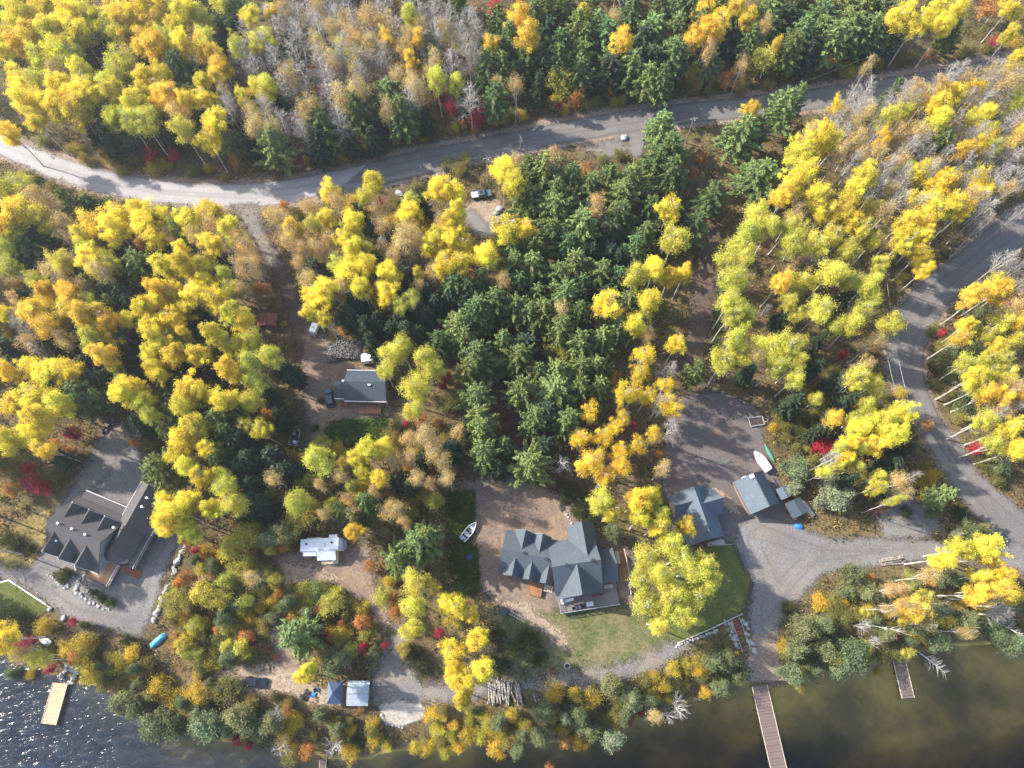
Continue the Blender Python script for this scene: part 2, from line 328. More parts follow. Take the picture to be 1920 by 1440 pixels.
def water_mat():
    m, nt, out = mat('lake_water'); v = pos_vec(nt)
    mp = N(nt, "ShaderNodeMapping"); mp.inputs["Rotation"].default_value = (0, 0, math.radians(-40)); mp.inputs["Scale"].default_value = (0.30, 1.0, 1); L(nt, v, mp.inputs[0])
    w1 = noise(nt, mp.outputs[0], 0.9, 3, 0.55); w2 = noise(nt, mp.outputs[0], 2.2, 2, 0.5)
    sx = N(nt, "ShaderNodeSeparateXYZ"); L(nt, v, sx.inputs[0])
    wind = N(nt, "ShaderNodeMapRange"); wind.inputs["From Min"].default_value = -5; wind.inputs["From Max"].default_value = -75
    wind.inputs["To Min"].default_value = 0.10; wind.inputs["To Max"].default_value = 1.0; L(nt, sx.outputs[0], wind.inputs["Value"])
    hgt = math_n(nt, 'ADD', w1, math_n(nt, 'MULTIPLY', w2, 0.35))
    b = N(nt, "ShaderNodeBump"); b.inputs["Distance"].default_value = 0.52; L(nt, hgt, b.inputs["Height"]); L(nt, wind.outputs[0], b.inputs["Strength"])
    g = N(nt, "ShaderNodeBsdfGlossy"); g.inputs["Roughness"].default_value = 0.15; L(nt, b.outputs[0], g.inputs["Normal"])
    t = N(nt, "ShaderNodeBsdfTransparent"); t.inputs[0].default_value = (0.95, 0.95, 0.95, 1)
    # light scattered back by the water itself, stronger where wind roughens it
    sc_ = N(nt, "ShaderNodeBsdfDiffuse"); L(nt, ramp(nt, w1, [(0.35, (0.055, 0.085, 0.145)), (0.65, (0.125, 0.18, 0.265))]), sc_.inputs[0])
    body = N(nt, "ShaderNodeMixShader"); L(nt, math_n(nt, 'MULTIPLY_ADD', math_n(nt, 'POWER', wind.outputs[0], 1.6), 0.15, 0.008), body.inputs[0]); L(nt, t.outputs[0], body.inputs[1]); L(nt, sc_.outputs[0], body.inputs[2])
    fr = N(nt, "ShaderNodeFresnel"); fr.inputs[0].default_value = 1.33; L(nt, b.outputs[0], fr.inputs["Normal"])
    ms = N(nt, "ShaderNodeMixShader"); L(nt, fr.outputs[0], ms.inputs[0]); L(nt, body.outputs[0], ms.inputs[1]); L(nt, g.outputs[0], ms.inputs[2])
    L(nt, ms.outputs[0], out.inputs[0])
    va = N(nt, "ShaderNodeVolumeAbsorption"); va.inputs["Color"].default_value = (0.66, 0.58, 0.32, 1); va.inputs["Density"].default_value = 0.50
    L(nt, va.outputs[0], out.inputs["Volume"])
    return m
M['water'] = water_mat()

# ------------------------------------------------------------------ object helpers
def tag(o, label=None, cat=None, group=None, kind=None):
    if label: o['label'] = label
    if cat: o['category'] = cat
    if group: o['group'] = group
    if kind: o['kind'] = kind
    return o
def empty(name, loc, rz=0.0):
    o = bpy.data.objects.new(name, None); COL.objects.link(o)
    o.location = loc; o.rotation_euler = (0, 0, rz); o.empty_display_size = 0.5
    return o
def link(name, me, parent=None):
    o = bpy.data.objects.new(name, me); COL.objects.link(o)
    if parent is not None: o.parent = parent
    return o
def npmesh(name, verts, quads, mats, attrs=None, mat_idx=None, tris=None):
    """fast mesh from numpy arrays of quads and/or triangles"""
    me = bpy.data.meshes.new(name)
    verts = np.asarray(verts, np.float32)
    faces = []; tot = []
    if quads is not None and len(quads): faces.append(np.asarray(quads, np.int32).ravel()); tot.append(np.full(len(quads), 4, np.int32))
    if tris is not None and len(tris): faces.append(np.asarray(tris, np.int32).ravel()); tot.append(np.full(len(tris), 3, np.int32))
    li = np.concatenate(faces); lt = np.concatenate(tot); ls = np.concatenate([[0], np.cumsum(lt)[:-1]]).astype(np.int32)
    me.vertices.add(len(verts)); me.vertices.foreach_set("co", verts.ravel())
    me.loops.add(len(li)); me.loops.foreach_set("vertex_index", li)
    me.polygons.add(len(lt)); me.polygons.foreach_set("loop_start", ls); me.polygons.foreach_set("loop_total", lt)
    for m in mats: me.materials.append(m)
    if mat_idx is not None: me.polygons.foreach_set("material_index", np.asarray(mat_idx, np.int32))
    for k, (typ, dom, data) in (attrs or {}).items():
        a = me.attributes.new(k, typ, dom)
        a.data.foreach_set("color" if 'COLOR' in typ else "value", np.asarray(data, np.float32).ravel())
    me.update(calc_edges=True)
    return me
class MB:
    """collects faces for one mesh object"""
    def __init__(s): s.v = []; s.f = []; s.m = []
    def poly(s, pts, mi=0):
        i = len(s.v); s.v += [tuple(p) for p in pts]; s.f.append(tuple(range(i, i + len(pts)))); s.m.append(mi)
    def hull(s, ring_a, ring_b, mi=0, caps=True):
        n = len(ring_a); i = len(s.v); s.v += [tuple(p) for p in ring_a] + [tuple(p) for p in ring_b]
        for k in range(n):
            s.f.append((i + k, i + (k + 1) % n, i + n + (k + 1) % n, i + n + k)); s.m.append(mi)
        if caps:
            s.f.append(tuple(i + n - 1 - k for k in range(n))); s.m.append(mi)
            s.f.append(tuple(i + n + k for k in range(n))); s.m.append(mi)
    def box(s, x0, y0, z0, x1, y1, z1, mi=0, taper=0.0):
        t = taper
        a = [(x0, y0, z0), (x1, y0, z0), (x1, y1, z0), (x0, y1, z0)]
        b = [(x0 + t, y0 + t, z1), (x1 - t, y0 + t, z1), (x1 - t, y1 - t, z1), (x0 + t, y1 - t, z1)]
        s.hull(a, b, mi)
    def obox(s, c, u, lx, ly, z0, z1, mi=0):
        """box at centre c (x, y) along the angle u"""
        cu, su = math.cos(u), math.sin(u)
        r = [(c[0] + cu * a * lx / 2 - su * b * ly / 2, c[1] + su * a * lx / 2 + cu * b * ly / 2) for a, b in ((-1, -1), (1, -1), (1, 1), (-1, 1))]
        s.hull([(x, y, z0) for x, y in r], [(x, y, z1) for x, y in r], mi)
    def prism(s, pts, z0, z1, mi=0):
        s.hull([(x, y, z0) for x, y in pts], [(x, y, z1) for x, y in pts], mi)
    def tube(s, pts, rad, n=6, mi=0, caps=True):
        rings = []
        for k, p in enumerate(pts):
            p = Vector(p); a = Vector(pts[max(k - 1, 0)]); b = Vector(pts[min(k + 1, len(pts) - 1)])
            d = (b - a).normalized(); up = Vector((0, 0, 1)) if abs(d.z) < 0.9 else Vector((1, 0, 0))
            x = d.cross(up).normalized(); y = d.cross(x)
            r = rad[k] if hasattr(rad, '__len__') else rad
            rings.append([p + x * r * math.cos(2 * math.pi * j / n) + y * r * math.sin(2 * math.pi * j / n) for j in range(n)])
        i = len(s.v)
        for rg in rings: s.v += [tuple(q) for q in rg]
        for k in range(len(rings) - 1):
            for j in range(n):
                s.f.append((i + k * n + j, i + k * n + (j + 1) % n, i + (k + 1) * n + (j + 1) % n, i + (k + 1) * n + j)); s.m.append(mi)
        if caps:
            s.f.append(tuple(i + n - 1 - j for j in range(n))); s.m.append(mi)
            e = i + (len(rings) - 1) * n; s.f.append(tuple(e + j for j in range(n))); s.m.append(mi)
    def mesh(s, name, mats):
        me = bpy.data.meshes.new(name); me.from_pydata(s.v, [], s.f)
        for m in (mats if isinstance(mats, (list, tuple)) else [mats]): me.materials.append(m)
        me.polygons.foreach_set("material_index", s.m)
        import bmesh
        b = bmesh.new(); b.from_mesh(me); bmesh.ops.recalc_face_normals(b, faces=b.faces); b.to_mesh(me); b.free()
        me.update(); return me
    def build(s, name, mats, parent=None, bevel=0.0, smooth=False):
        o = link(name, s.mesh(name, mats), parent)
        if smooth:
            for p in o.data.polygons: p.use_smooth = True
        if bevel > 0:
            b = o.modifiers.new('bevel', 'BEVEL'); b.width = bevel; b.segments = 2; b.limit_method = 'ANGLE'
        return o
def boxpart(name, m, parent, *a, bevel=0.0, **k):
    b = MB(); b.box(*a, **k); return b.build(name, m, parent, bevel)

# ------------------------------------------------------------------ ground, lake
def grid_xy(x0, x1, y0, y1, st):
    xs = np.arange(x0, x1 + st * .5, st); ys = np.arange(y0, y1 + st * .5, st)
    X, Y = np.meshgrid(xs, ys); n, m = X.shape
    idx = np.arange(n * m).reshape(n, m)
    q = np.stack([idx[:-1, :-1], idx[:-1, 1:], idx[1:, 1:], idx[1:, :-1]], -1).reshape(-1, 4)
    return np.stack([X.ravel(), Y.ravel()], 1), q
gxy, gq = grid_xy(-210, 210, -66, 270, 1.5)
gz = height(gxy)
inner = npmesh('ground', np.column_stack([gxy, gz]), gq, [M['floor']])
# skirt out to the horizon, land to the north, lake bed to the south
rx = np.concatenate([[-3000, -1200, -500], np.linspace(-210, 210, 8), [500, 1200, 3000]])
ry = np.concatenate([[-3000, -1000, -300], np.linspace(-66, 270, 8), [500, 1200, 3000]])
sv, sq = [], []
X, Y = np.meshgrid(rx, ry); idx = np.arange(X.size).reshape(X.shape)
sz = np.where(Y.ravel() < -20, -9.6, -0.02)
for i in range(len(ry) - 1):
    for j in range(len(rx) - 1):
        if 3 <= j < 10 and 3 <= i < 10: continue
        sq.append((idx[i, j], idx[i, j + 1], idx[i + 1, j + 1], idx[i + 1, j]))
v0 = len(gxy)
allv = np.vstack([np.column_stack([gxy, gz]), np.column_stack([X.ravel(), Y.ravel(), sz])])
bpy.data.meshes.remove(inner)
tag(link('ground', npmesh('ground', allv, np.vstack([gq, np.array(sq) + v0]), [M['floor']])), kind='structure')
wv = [(-3000, -3000), (3000, -3000), (3000, SHORE[-1][1] + 12)] + [(x, y + 3) for x, y in SHORE[::-1]] + [(-3000, SHORE[0][1] + 12)]
wb_ = MB(); wb_.poly([(x, y, WATER_Z) for x, y in wv])
tag(wb_.build('lake_water', M['water']), kind='structure')

CLEAR = []                                                       # outlines kept free of undergrowth
def in_clear(x, y, dmax, inset):
    """is the point inside a cleared outline by more than inset metres"""
    for poly, dn in CLEAR:
        if dn > dmax: continue
        lo, hi = poly.min(0), poly.max(0)
        if x < lo[0] - 1 or x > hi[0] + 1 or y < lo[1] - 1 or y > hi[1] + 1: continue
        if poly_sd(np.array([[x, y]]), poly)[0] > inset: return True
    return False
def poly_sd(P, poly):
    P = np.asarray(P, float); n = len(poly); d = np.full(len(P), 1e9); ins = np.zeros(len(P), bool)
    for i in range(n):
        A, B = poly[i], poly[(i + 1) % n]
        d = np.minimum(d, seg_dist(P, A, B))
        if A[1] != B[1]:
            c = ((A[1] > P[:, 1]) != (B[1] > P[:, 1])) & (P[:, 0] < (B[0] - A[0]) * (P[:, 1] - A[1]) / (B[1] - A[1]) + A[0])
            ins ^= c
    return np.where(ins, d, -d)
LAYER = [0]
def sheet(name, pts, m, cell=0.9, clear=True, dens=0.0, up=0.0):
    poly = np.array([G(*p)[:2] for p in pts])
    LAYER[0] += 1
    lo, hi = poly.min(0) - 2.5, poly.max(0) + 2.5
    xy, q = grid_xy(lo[0], hi[0], lo[1], hi[1], cell)
    sd = poly_sd(xy, poly)
    keep = (sd[q] > -2.2).any(1)
    q = q[keep]; used = np.unique(q); mp = np.full(len(xy), -1); mp[used] = np.arange(len(used))
    xy = xy[used]; q = mp[q]
    z = height(xy) + 0.03 + 0.006 * LAYER[0] + up
    o = link(name, npmesh(name, np.column_stack([xy, z]), q, [m], {'sd': ('FLOAT', 'POINT', sd[used])}))
    o['kind'] = 'structure'
    if clear: CLEAR.append((poly, dens))
    return o
ROAD_TOP = [(-60, 232), (0, 252), (60, 275), (120, 298), (200, 322), (300, 340), (400, 347), (480, 345), (560, 335), (640, 318), (760, 288), (880, 265), (960, 248), (1060, 228), (1180, 208), (1280, 195), (1400, 182), (1520, 168), (1640, 150), (1760, 132), (1850, 115), (1920, 97), (2000, 75)]
ROAD_BOT = [(-60, 268), (0, 290), (40, 308), (100, 335), (180, 360), (280, 378), (380, 386), (470, 389), (560, 379), (640, 363), (720, 346), (800, 328), (900, 300), (960, 289), (1040, 271), (1170, 249), (1280, 233), (1400, 220), (1500, 208), (1600, 197), (1700, 185), (1800, 166), (1920, 135), (2000, 112)]
E_LEFT = [(2010, 345), (1920, 385), (1870, 415), (1793, 480), (1745, 512), (1713, 545), (1685, 580), (1668, 620), (1663, 655), (1668, 700), (1683, 743), (1703, 780), (1730, 822), (1762, 872), (1807, 940), (1850, 990), (1890, 1035), (1915, 1075), (1960, 1130)]
E_RIGHT = [(2010, 420), (1920, 458), (1870, 490), (1810, 540), (1770, 580), (1745, 625), (1732, 660), (1731, 700), (1743, 745), (1757, 775), (1790, 822), (1827, 878), (1867, 915), (1920, 960), (2000, 1030)]
def widen(pts, dy): return [(x, y + dy) for x, y in pts]
sheet('road_shoulder', widen(ROAD_TOP, -12) + widen(ROAD_BOT, 9)[::-1], M['shoulder'], dens=0.15)
sheet('road_shoulder', [(x - 9, y - 5) for x, y in E_LEFT] + [(x + 9, y + 5) for x, y in E_RIGHT][::-1], M['shoulder'], dens=0.15)
sheet('asphalt_road', [p for p in ROAD_TOP if p[0] > 590] + [p for p in ROAD_BOT if p[0] > 590][::-1], M['asphalt'])
sheet('asphalt_road', E_LEFT + E_RIGHT[::-1], M['asphalt'])
sheet('gravel_road', [p for p in ROAD_TOP if p[0] < 620] + [(690, 308), (650, 345)] + [p for p in ROAD_BOT if p[0] < 600][::-1], M['pale_gravel'])
sheet('driveway', [(430, 384), (485, 384), (495, 425), (512, 460), (535, 500), (556, 545), (572, 575), (582, 620), (600, 660), (590, 720), (597, 790), (600, 850), (590, 872), (572, 870), (568, 790), (566, 705), (555, 650), (543, 600), (528, 555), (505, 500), (482, 465), (462, 425)], M['lane'])
sheet('driveway', [(436, 384), (482, 384), (490, 425), (508, 465), (528, 500), (508, 500), (485, 465), (464, 425)], M['patchy_gravel'])
sheet('cabin_yard', [(575, 600), (605, 622), (622, 650), (640, 678), (690, 688), (728, 692), (733, 780), (660, 790), (618, 790), (606, 830), (585, 830), (572, 760), (566, 690)], M['brown_dirt'], dens=0.05)
sheet('leafy_lane', [(1314, 425), (1340, 425), (1342, 480), (1335, 560), (1326, 640), (1316, 700), (1345, 745), (1280, 750), (1272, 700), (1288, 620), (1296, 540), (1306, 480)], M['lane'])
sheet('green_verge', [(1350, 470), (1366, 470), (1360, 560), (1350, 640), (1336, 690), (1328, 680), (1338, 620), (1345, 540)], M['green_grass'], dens=0.3)
sheet('gravel_yard', [(1268, 745), (1350, 735), (1425, 765), (1432, 830), (1460, 900), (1500, 985), (1480, 1040), (1410, 1090), (1375, 1020), (1262, 1000), (1240, 900), (1245, 840)], M['dark_gravel'], dens=0.02)
sheet('gravel_yard', [(1385, 985), (1420, 960), (1500, 990), (1560, 1010), (1700, 1008), (1800, 1016), (1880, 1005), (1935, 1035), (1930, 1075), (1800, 1052), (1720, 1052), (1640, 1062), (1545, 1075), (1510, 1110), (1480, 1150), (1462, 1170), (1452, 1215), (1412, 1215), (1402, 1150), (1412, 1095), (1378, 1022)], M['grey_gravel'], dens=0.02)
sheet('beach_path', [(1405, 1190), (1452, 1190), (1462, 1235), (1480, 1268), (1470, 1283), (1408, 1283), (1398, 1240)], M['tan_dirt'], dens=0.05)
sheet('gravel_patch', [(1650, 930), (1700, 925), (1760, 965), (1775, 1000), (1720, 1012), (1660, 1010), (1640, 975)], M['grey_gravel'], dens=0.1)
sheet('painted_sun_patch', [(1310, 918), (1340, 912), (1380, 945), (1395, 965), (1370, 960), (1340, 940)], M['tan_dirt'], dens=0.1)  # pale sheet paints the sunlight falling between the shadows on the gravel
sheet('gravel_drive', [(155, 890), (195, 810), (225, 790), (255, 820), (268, 870), (300, 915), (345, 950), (338, 1010), (308, 1075), (288, 1150), (262, 1195), (195, 1180), (130, 1163), (95, 1138), (50, 1105), (-40, 1075), (-40, 1035), (50, 1062), (88, 1025), (110, 950)], M['grey_gravel'], dens=0.02)
sheet('leafy_drive', [(150, 890), (195, 812), (222, 792), (248, 820), (215, 870), (190, 905), (150, 940)], M['patchy_gravel'], dens=0.05)
sheet('side_grass', [(35, 975), (90, 955), (98, 962), (92, 975), (82, 1030), (55, 1062), (20, 1066), (-40, 1040), (-40, 1000), (25, 1010)], M['golden_grass'], dens=0.25)
sheet('front_lawn', [(-60, 1100), (17, 1088), (96, 1140), (60, 1166), (-60, 1150)], M['lawn'])
sheet('camper_clearing', [(515, 1045), (570, 1030), (655, 1020), (690, 1020), (705, 1110), (740, 1170), (715, 1190), (688, 1130), (600, 1092), (525, 1088)], M['brown_dirt'], dens=0.05)
sheet('tan_clearing', [(520, 1050), (585, 1062), (650, 1085), (600, 1095), (530, 1090)], M['tan_dirt'], dens=0.08)  # paler tan dirt laid over part of the brown clearing
sheet('house_yard', [(850, 905), (960, 888), (1045, 925), (1095, 985), (1120, 1000), (1190, 1030), (1190, 1150), (1060, 1152), (1010, 1165), (930, 1135), (895, 1100), (892, 1050), (890, 985), (888, 930)], M['brown_dirt'], dens=0.06)
sheet('back_lawn', [(905, 1135), (1000, 1150), (1180, 1130), (1275, 1190), (1240, 1240), (1130, 1255), (1000, 1268), (960, 1255), (930, 1200)], M['rough_grass'], dens=0.04)
sheet('worn_path', [(930, 1125), (985, 1130), (1050, 1180), (1075, 1225), (1050, 1215), (1010, 1180)], M['tan_dirt'], dens=0.02)
sheet('gravel_lane', [(690, 1300), (700, 1262), (735, 1195), (745, 1170), (765, 1178), (760, 1240), (800, 1285), (880, 1268), (960, 1278), (1060, 1262), (1180, 1240), (1255, 1203), (1295, 1200), (1290, 1215), (1230, 1262), (1100, 1288), (980, 1290), (860, 1312), (780, 1320), (695, 1318)], M['patchy_gravel'], dens=0.03)
sheet('sand_patch', [(712, 1322), (760, 1313), (797, 1324), (795, 1348), (752, 1362), (716, 1352)], M['sand'])
sheet('dirt_clearing', [(400, 1258), (450, 1248), (520, 1245), (545, 1215), (570, 1235), (560, 1270), (600, 1285), (690, 1318), (600, 1322), (540, 1300), (470, 1297), (410, 1275)], M['tan_dirt'], dens=0.05)
sheet('dirt_path', [(505, 1165), (535, 1165), (555, 1215), (570, 1250), (530, 1255), (512, 1210)], M['brown_dirt'], dens=0.1)
sheet('parking_spot', [(858, 398), (885, 380), (935, 372), (945, 395), (925, 440), (900, 436), (870, 415)], M['tan_dirt'], dens=0.08)
sheet('parking_gravel', [(862, 400), (885, 392), (912, 418), (925, 445), (895, 440)], M['grey_gravel'], dens=0.02)
sheet('side_road', [(1172, 250), (1212, 242), (1205, 290), (1190, 300), (1176, 282)], M['asphalt'])
sheet('gravel_patch', [(1095, 275), (1160, 262), (1175, 275), (1165, 295), (1110, 292)], M['patchy_gravel'], dens=0.3)
sheet('needle_path', [(905, 712), (945, 710), (985, 785), (992, 850), (965, 872), (930, 820)], M['red_litter'], dens=0.05)
sheet('needle_path', [(870, 480), (895, 480), (895, 570), (875, 570)], M['red_litter'], dens=0.1)
sheet('vegetable_patch', [(606, 805), (640, 785), (724, 783), (726, 808), (690, 838), (620, 842)], M['green_grass'], dens=0.2)
sheet('rank_grass', [(838, 925), (890, 922), (888, 980), (868, 1012), (897, 1030), (900, 1112), (858, 1122), (842, 1050)], M['green_grass'], dens=0.5)
sheet('side_lawn', [(1334, 1024), (1374, 1022), (1407, 1095), (1391, 1150), (1275, 1204), (1225, 1150), (1280, 1040)], M['lawn'], up=0.0)

# ------------------------------------------------------------------ houses
def gable(roof, wall, p0, p1, w, zr, ze, over=0.45, th=0.22, zb=0.0, inset=0.35, ends=(1, 1), walls=True, ri=0, wi=0):
    """gable volume with the ridge from p0 to p1; roof slabs into roof, five sided walls into wall"""
    p0, p1 = Vector((*p0, 0)), Vector((*p1, 0)); d = (p1 - p0).normalized(); n = Vector((-d.y, d.x, 0)); up = Vector((0, 0, 1))
    a, b = p0 - d * over * ends[0], p1 + d * over * ends[1]
    sl = (zr - ze) / w
    for s in (1, -1):
        e = n * s * (w + over); drop = up * (ze - sl * over)
        A = [a + up * zr, b + up * zr, b + e + drop, a + e + drop]
        roof.hull([tuple(p - up * th) for p in A], [tuple(p) for p in A], ri)
    cap = [(a + n * s_ * .16 + up * (zr - sl * .16 + z_)) for s_, z_ in ((-1, .0), (1, .0), (0, .17))]; cap2 = [q_ + (b - a) for q_ in cap]
    roof.hull([tuple(q_) for q_ in cap], [tuple(q_) for q_ in cap2], ri)
    if walls:
        sec = [(-w + inset, zb), (w - inset, zb), (w - inset, ze - 0.05), (0, zr - th - 0.05 - inset * sl * 0.2), (-w + inset, ze - 0.05)]
        q0, q1 = p0 + d * inset * ends[0], p1 - d * inset * ends[1]
        wall.hull([tuple(q0 + n * t + up * z) for t, z in sec], [tuple(q1 + n * t + up * z) for t, z in sec], wi)
def vents(root, pts, m, r=0.16, h=0.45):
    for x, y, z in pts:
        b = MB(); b.tube([(x, y, z - 0.5), (x, y, z + h), (x, y, z + h + 0.02)], [r, r, r * 1.5], 8); b.build('roof_vent', m, root)
def dormer(root, p0, p1, w, zr, ze, rm, wm, trim, zb, glass=True):
    r = MB(); wl = MB()
    gable(r, wl, p0, p1, w, zr, ze, 0.25, 0.16, zb, 0.2, (0, 1))
    d = (Vector(p1) - Vector(p0)).normalized(); n = Vector((-d.y, d.x))
    o = r.build('dormer', rm, root)
    wl.build('gable_wall', wm, o)
    t = MB(); q = Vector(p1) + d * 0.27
    for s in (1, -1):
        e = q + n * s * (w + 0.25); sl = (zr - ze) / w
        A = [(q.x, q.y, zr + 0.02), (e.x, e.y, ze - 0.25 * sl + 0.02), (e.x, e.y, ze - 0.25 * sl - 0.24), (q.x, q.y, zr - 0.24)]
        t.hull(A, [(x + d.x * 0.06, y + d.y * 0.06, z) for x, y, z in A])
    t.build('fascia', trim, o)
    if glass:
        g = MB(); c = Vector(p1) - d * 0.17
        g.obox((c.x, c.y), math.atan2(n.y, n.x), w * 0.9, 0.08, max(ze - 1.4, zb + 0.3), ze + 0.1); g.build('window', M['glass'], o)
def railing(root, pts, z, m, h=1.0, closed=False):
    b = MB()
    for (x0, y0), (x1, y1) in zip(pts[:-1], pts[1:]):
        ln = math.hypot(x1 - x0, y1 - y0); u = math.atan2(y1 - y0, x1 - x0); c = ((x0 + x1) / 2, (y0 + y1) / 2)
        b.obox(c, u, ln, 0.12, z + h - 0.06, z + h); b.obox(c, u, ln, 0.05, z + 0.1, z + 0.16)
        k = max(1, int(ln / 0.45))
        for i in range(k + 1):
            t = i / k; s = 0.13 if i % 3 == 0 else 0.05
            b.obox((x0 + (x1 - x0) * t, y0 + (y1 - y0) * t), u, s, s, z, z + h - 0.06)
    return b.build('railing', m, root)
def wall_windows(root, p0, p1, z0, z1, n, m, frac=0.55, out=0.04):
    p0, p1 = Vector(p0), Vector(p1); d = p1 - p0; ln = d.length; u = math.atan2(d.y, d.x)
    for i in range(n):
        c = p0 + d * ((i + 0.5) / n)
        f = MB(); f.obox(c, u, ln / n * frac, 0.16, z0, z1); fo = f.build('window', M['white'], root)
        g = MB(); g.obox(c, u, ln / n * frac - 0.2, 0.2, z0 + 0.1, z1 - 0.1); g.build('pane', m, fo)

# --- grey house with six dormers by the lake
def grey_house():
    o = un(83, 1030, 4); r = empty('grey_house', (o[0], o[1], 0), math.radians(-21.2))
    tag(r, 'large grey shingled house with steep dormers and an orange wooden deck', 'house')
    roof, wall = MB(), MB()
    gable(roof, wall, (0.6, 5.65), (12.2, 5.65), 5.65, 8.9, 4.0, 0.3)
    roof.build('roof', M['roof_grey'], r); wall.build('wall', M['grey_siding'], r)
    for x in (2.2, 5.9, 9.6): dormer(r, (x, 4.8), (x, 0.15), 1.8, 7.6, 5.2, M['roof_grey'], M['grey_siding'], M['white'], 0)
    for x in (2.4, 6.3, 9.9): dormer(r, (x, 6.4), (x, 10.0), 1.6, 7.6, 5.4, M['roof_grey'], M['grey_siding'], M['white'], 0)
    p = MB(); A = [(0.6, 10.9, 3.5), (12.4, 10.9, 3.5), (12.4, 13.2, 2.7), (0.6, 13.2, 2.7)]
    p.hull([(x, y, z - 0.16) for x, y, z in A], A); po = p.build('porch_roof', M['roof_grey'], r)
    boxpart('fascia', M['white'], po, 0.5, 13.2, 2.5, 12.5, 13.3, 2.75)
    for x in (0.9, 4.7, 8.5, 12.1): boxpart('porch_post', M['white'], r, x - .08, 12.9, 0, x + .08, 13.06, 2.6)
    w2, wl2 = MB(), MB(); gable(w2, wl2, (14.6, 10.4), (14.6, 18.6), 3.4, 7.5, 4.2, 0.35)
    w2.build('roof', M['roof_grey'], r); wl2.build('wall', M['grey_siding'], r)
    w3, wl3 = MB(), MB(); gable(w3, wl3, (13.9, 4.6), (13.9, 10.6), 2.5, 6.7, 4.2, 0.3, ends=(1, 0))
    w3.build('roof', M['roof_grey'], r); wl3.build('wall', M['grey_siding'], r)
    t = MB()
    for s in (1, -1):
        A = [(14.6, 18.98, 7.54), (14.6 + s * 3.75, 18.98, 3.9), (14.6 + s * 3.75, 18.98, 3.65), (14.6, 18.98, 7.28)]
        t.hull(A, [(x, y + .07, z) for x, y, z in A])
    t.obox((10.83, 14.5), math.pi / 2, 8.9, 0.12, 3.55, 3.82); t.obox((18.4, 14.5), math.pi / 2, 8.9, 0.12, 3.55, 3.82)
    t.build('fascia', M['white'], r)
    tm = MB(); tm.box(-.05, -.42, 3.4, 12.4, -.3, 3.66); tm.build('fascia', M['white'], r)
    bay, bw = MB(), MB()
    ring = [(11.6, 5.6), (11.6, 3.6), (12.8, 2.6), (14.8, 2.6), (16.2, 3.8), (16.2, 5.8)]
    bw.prism([(13.9 + (x - 13.9) * .88, 4.6 + (y - 4.6) * .88) for x, y in ring], 0, 4.1); bw.build('bay_wall', M['grey_siding'], r)
    for a, b in zip(ring, ring[1:] + ring[:1]): bay.hull([(*a, 3.95), (*b, 3.95), (13.9, 5.4, 6.7)], [(*a, 4.1), (*b, 4.1), (13.9, 5.4, 6.9)])
    bay.build('bay_roof', M['roof_grey'], r)
    vents(r, [(2.9, 5.9, 8.8), (6.0, 5.95, 8.75), (9.0, 5.95, 8.75), (12.4, 9.0, 6.9), (15.6, 14.6, 7.1), (15.6, 16.5, 7.1), (3.0, 2.6, 6.4)], M['white'])
    # decks
    d = MB(); d.prism([(9.2, -2.0), (14.4, -2.0), (14.4, 2.5), (9.2, 2.5)], 1.0, 1.2); dk = d.build('deck', M['deck_orange'], r)
    for x in (9.4, 11.8, 14.2):
        for y in (-1.8, 2.2): boxpart('deck_post', M['pale_wood'], dk, x - .08, y - .08, 0, x + .08, y + .08, 1.0)
    railing(r, [(14.35, 2.4), (14.35, -1.95)], 1.2, M['white']); railing(r, [(14.35, -1.95), (9.25, -1.95)], 1.2, M['glass'], 0.9)
    d = MB(); d.prism([(16.3, 3.0), (18.0, 3.0), (18.0, 10.6), (16.3, 10.6)], 1.9, 2.1); d.build('side_deck', M['deck_grey'], r)
    railing(r, [(17.95, 3.05), (17.95, 10.4)], 2.1, M['grey_siding'])
    d = MB(); d.prism([(18.6, 10.9), (20.2, 10.9), (20.2, 17.5), (18.6, 17.5)], 2.4, 2.6); d.build('side_deck', M['deck_grey'], r)
    railing(r, [(20.15, 17.4), (20.15, 10.95), (18.7, 10.95)], 2.6, M['grey_siding'])
    s = empty('staircase', (0, 0, 0)); s.parent = r
    for i in range(11): boxpart('tread', M['rust_timber'], s, 14.9 + i * .36, 1.5, 1.25 - i * .1, 15.22 + i * .36, 2.9, 1.31 - i * .1)
    for y in (1.42, 2.94):
        b = MB(); b.hull([(14.8, y, .95), (14.8, y, 1.25), (18.9, y, .35), (18.9, y, .05)], [(14.8, y + .07, .95), (14.8, y + .07, 1.25), (18.9, y + .07, .35), (18.9, y + .07, .05)]); b.build('stringer', M['rust_timber'], s)
    wall_windows(r, (0.9, 0.36), (8.6, 0.36), 1.0, 2.4, 4, M['glass']); wall_windows(r, (17.66, 10.9), (17.66, 18.2), 1.2, 2.6, 3, M['glass'])
    wall_windows(r, (16.1, 5.2), (16.1, 10.2), 2.4, 3.7, 3, M['glass'])
    return r
grey_house()
p = G(218, 1051); 
um = empty('patio_umbrella', p); tag(um, 'round white patio umbrella standing by the orange deck', 'umbrella')
b = MB(); b.tube([(0, 0, 0), (0, 0, 2.3)], .04, 6); b.build('pole', M['steel'], um)
b = MB()
for k in range(8):
    a0, a1 = k * math.pi / 4, (k + 1) * math.pi / 4
    b.hull([(0, 0, 2.4), (.62 * math.cos(a0), .62 * math.sin(a0), 2.1), (.62 * math.cos(a1), .62 * math.sin(a1), 2.1)], [(0, 0, 2.44), (.62 * math.cos(a0), .62 * math.sin(a0), 2.14), (.62 * math.cos(a1), .62 * math.sin(a1), 2.14)])
b.build('canopy', M['white'], um)

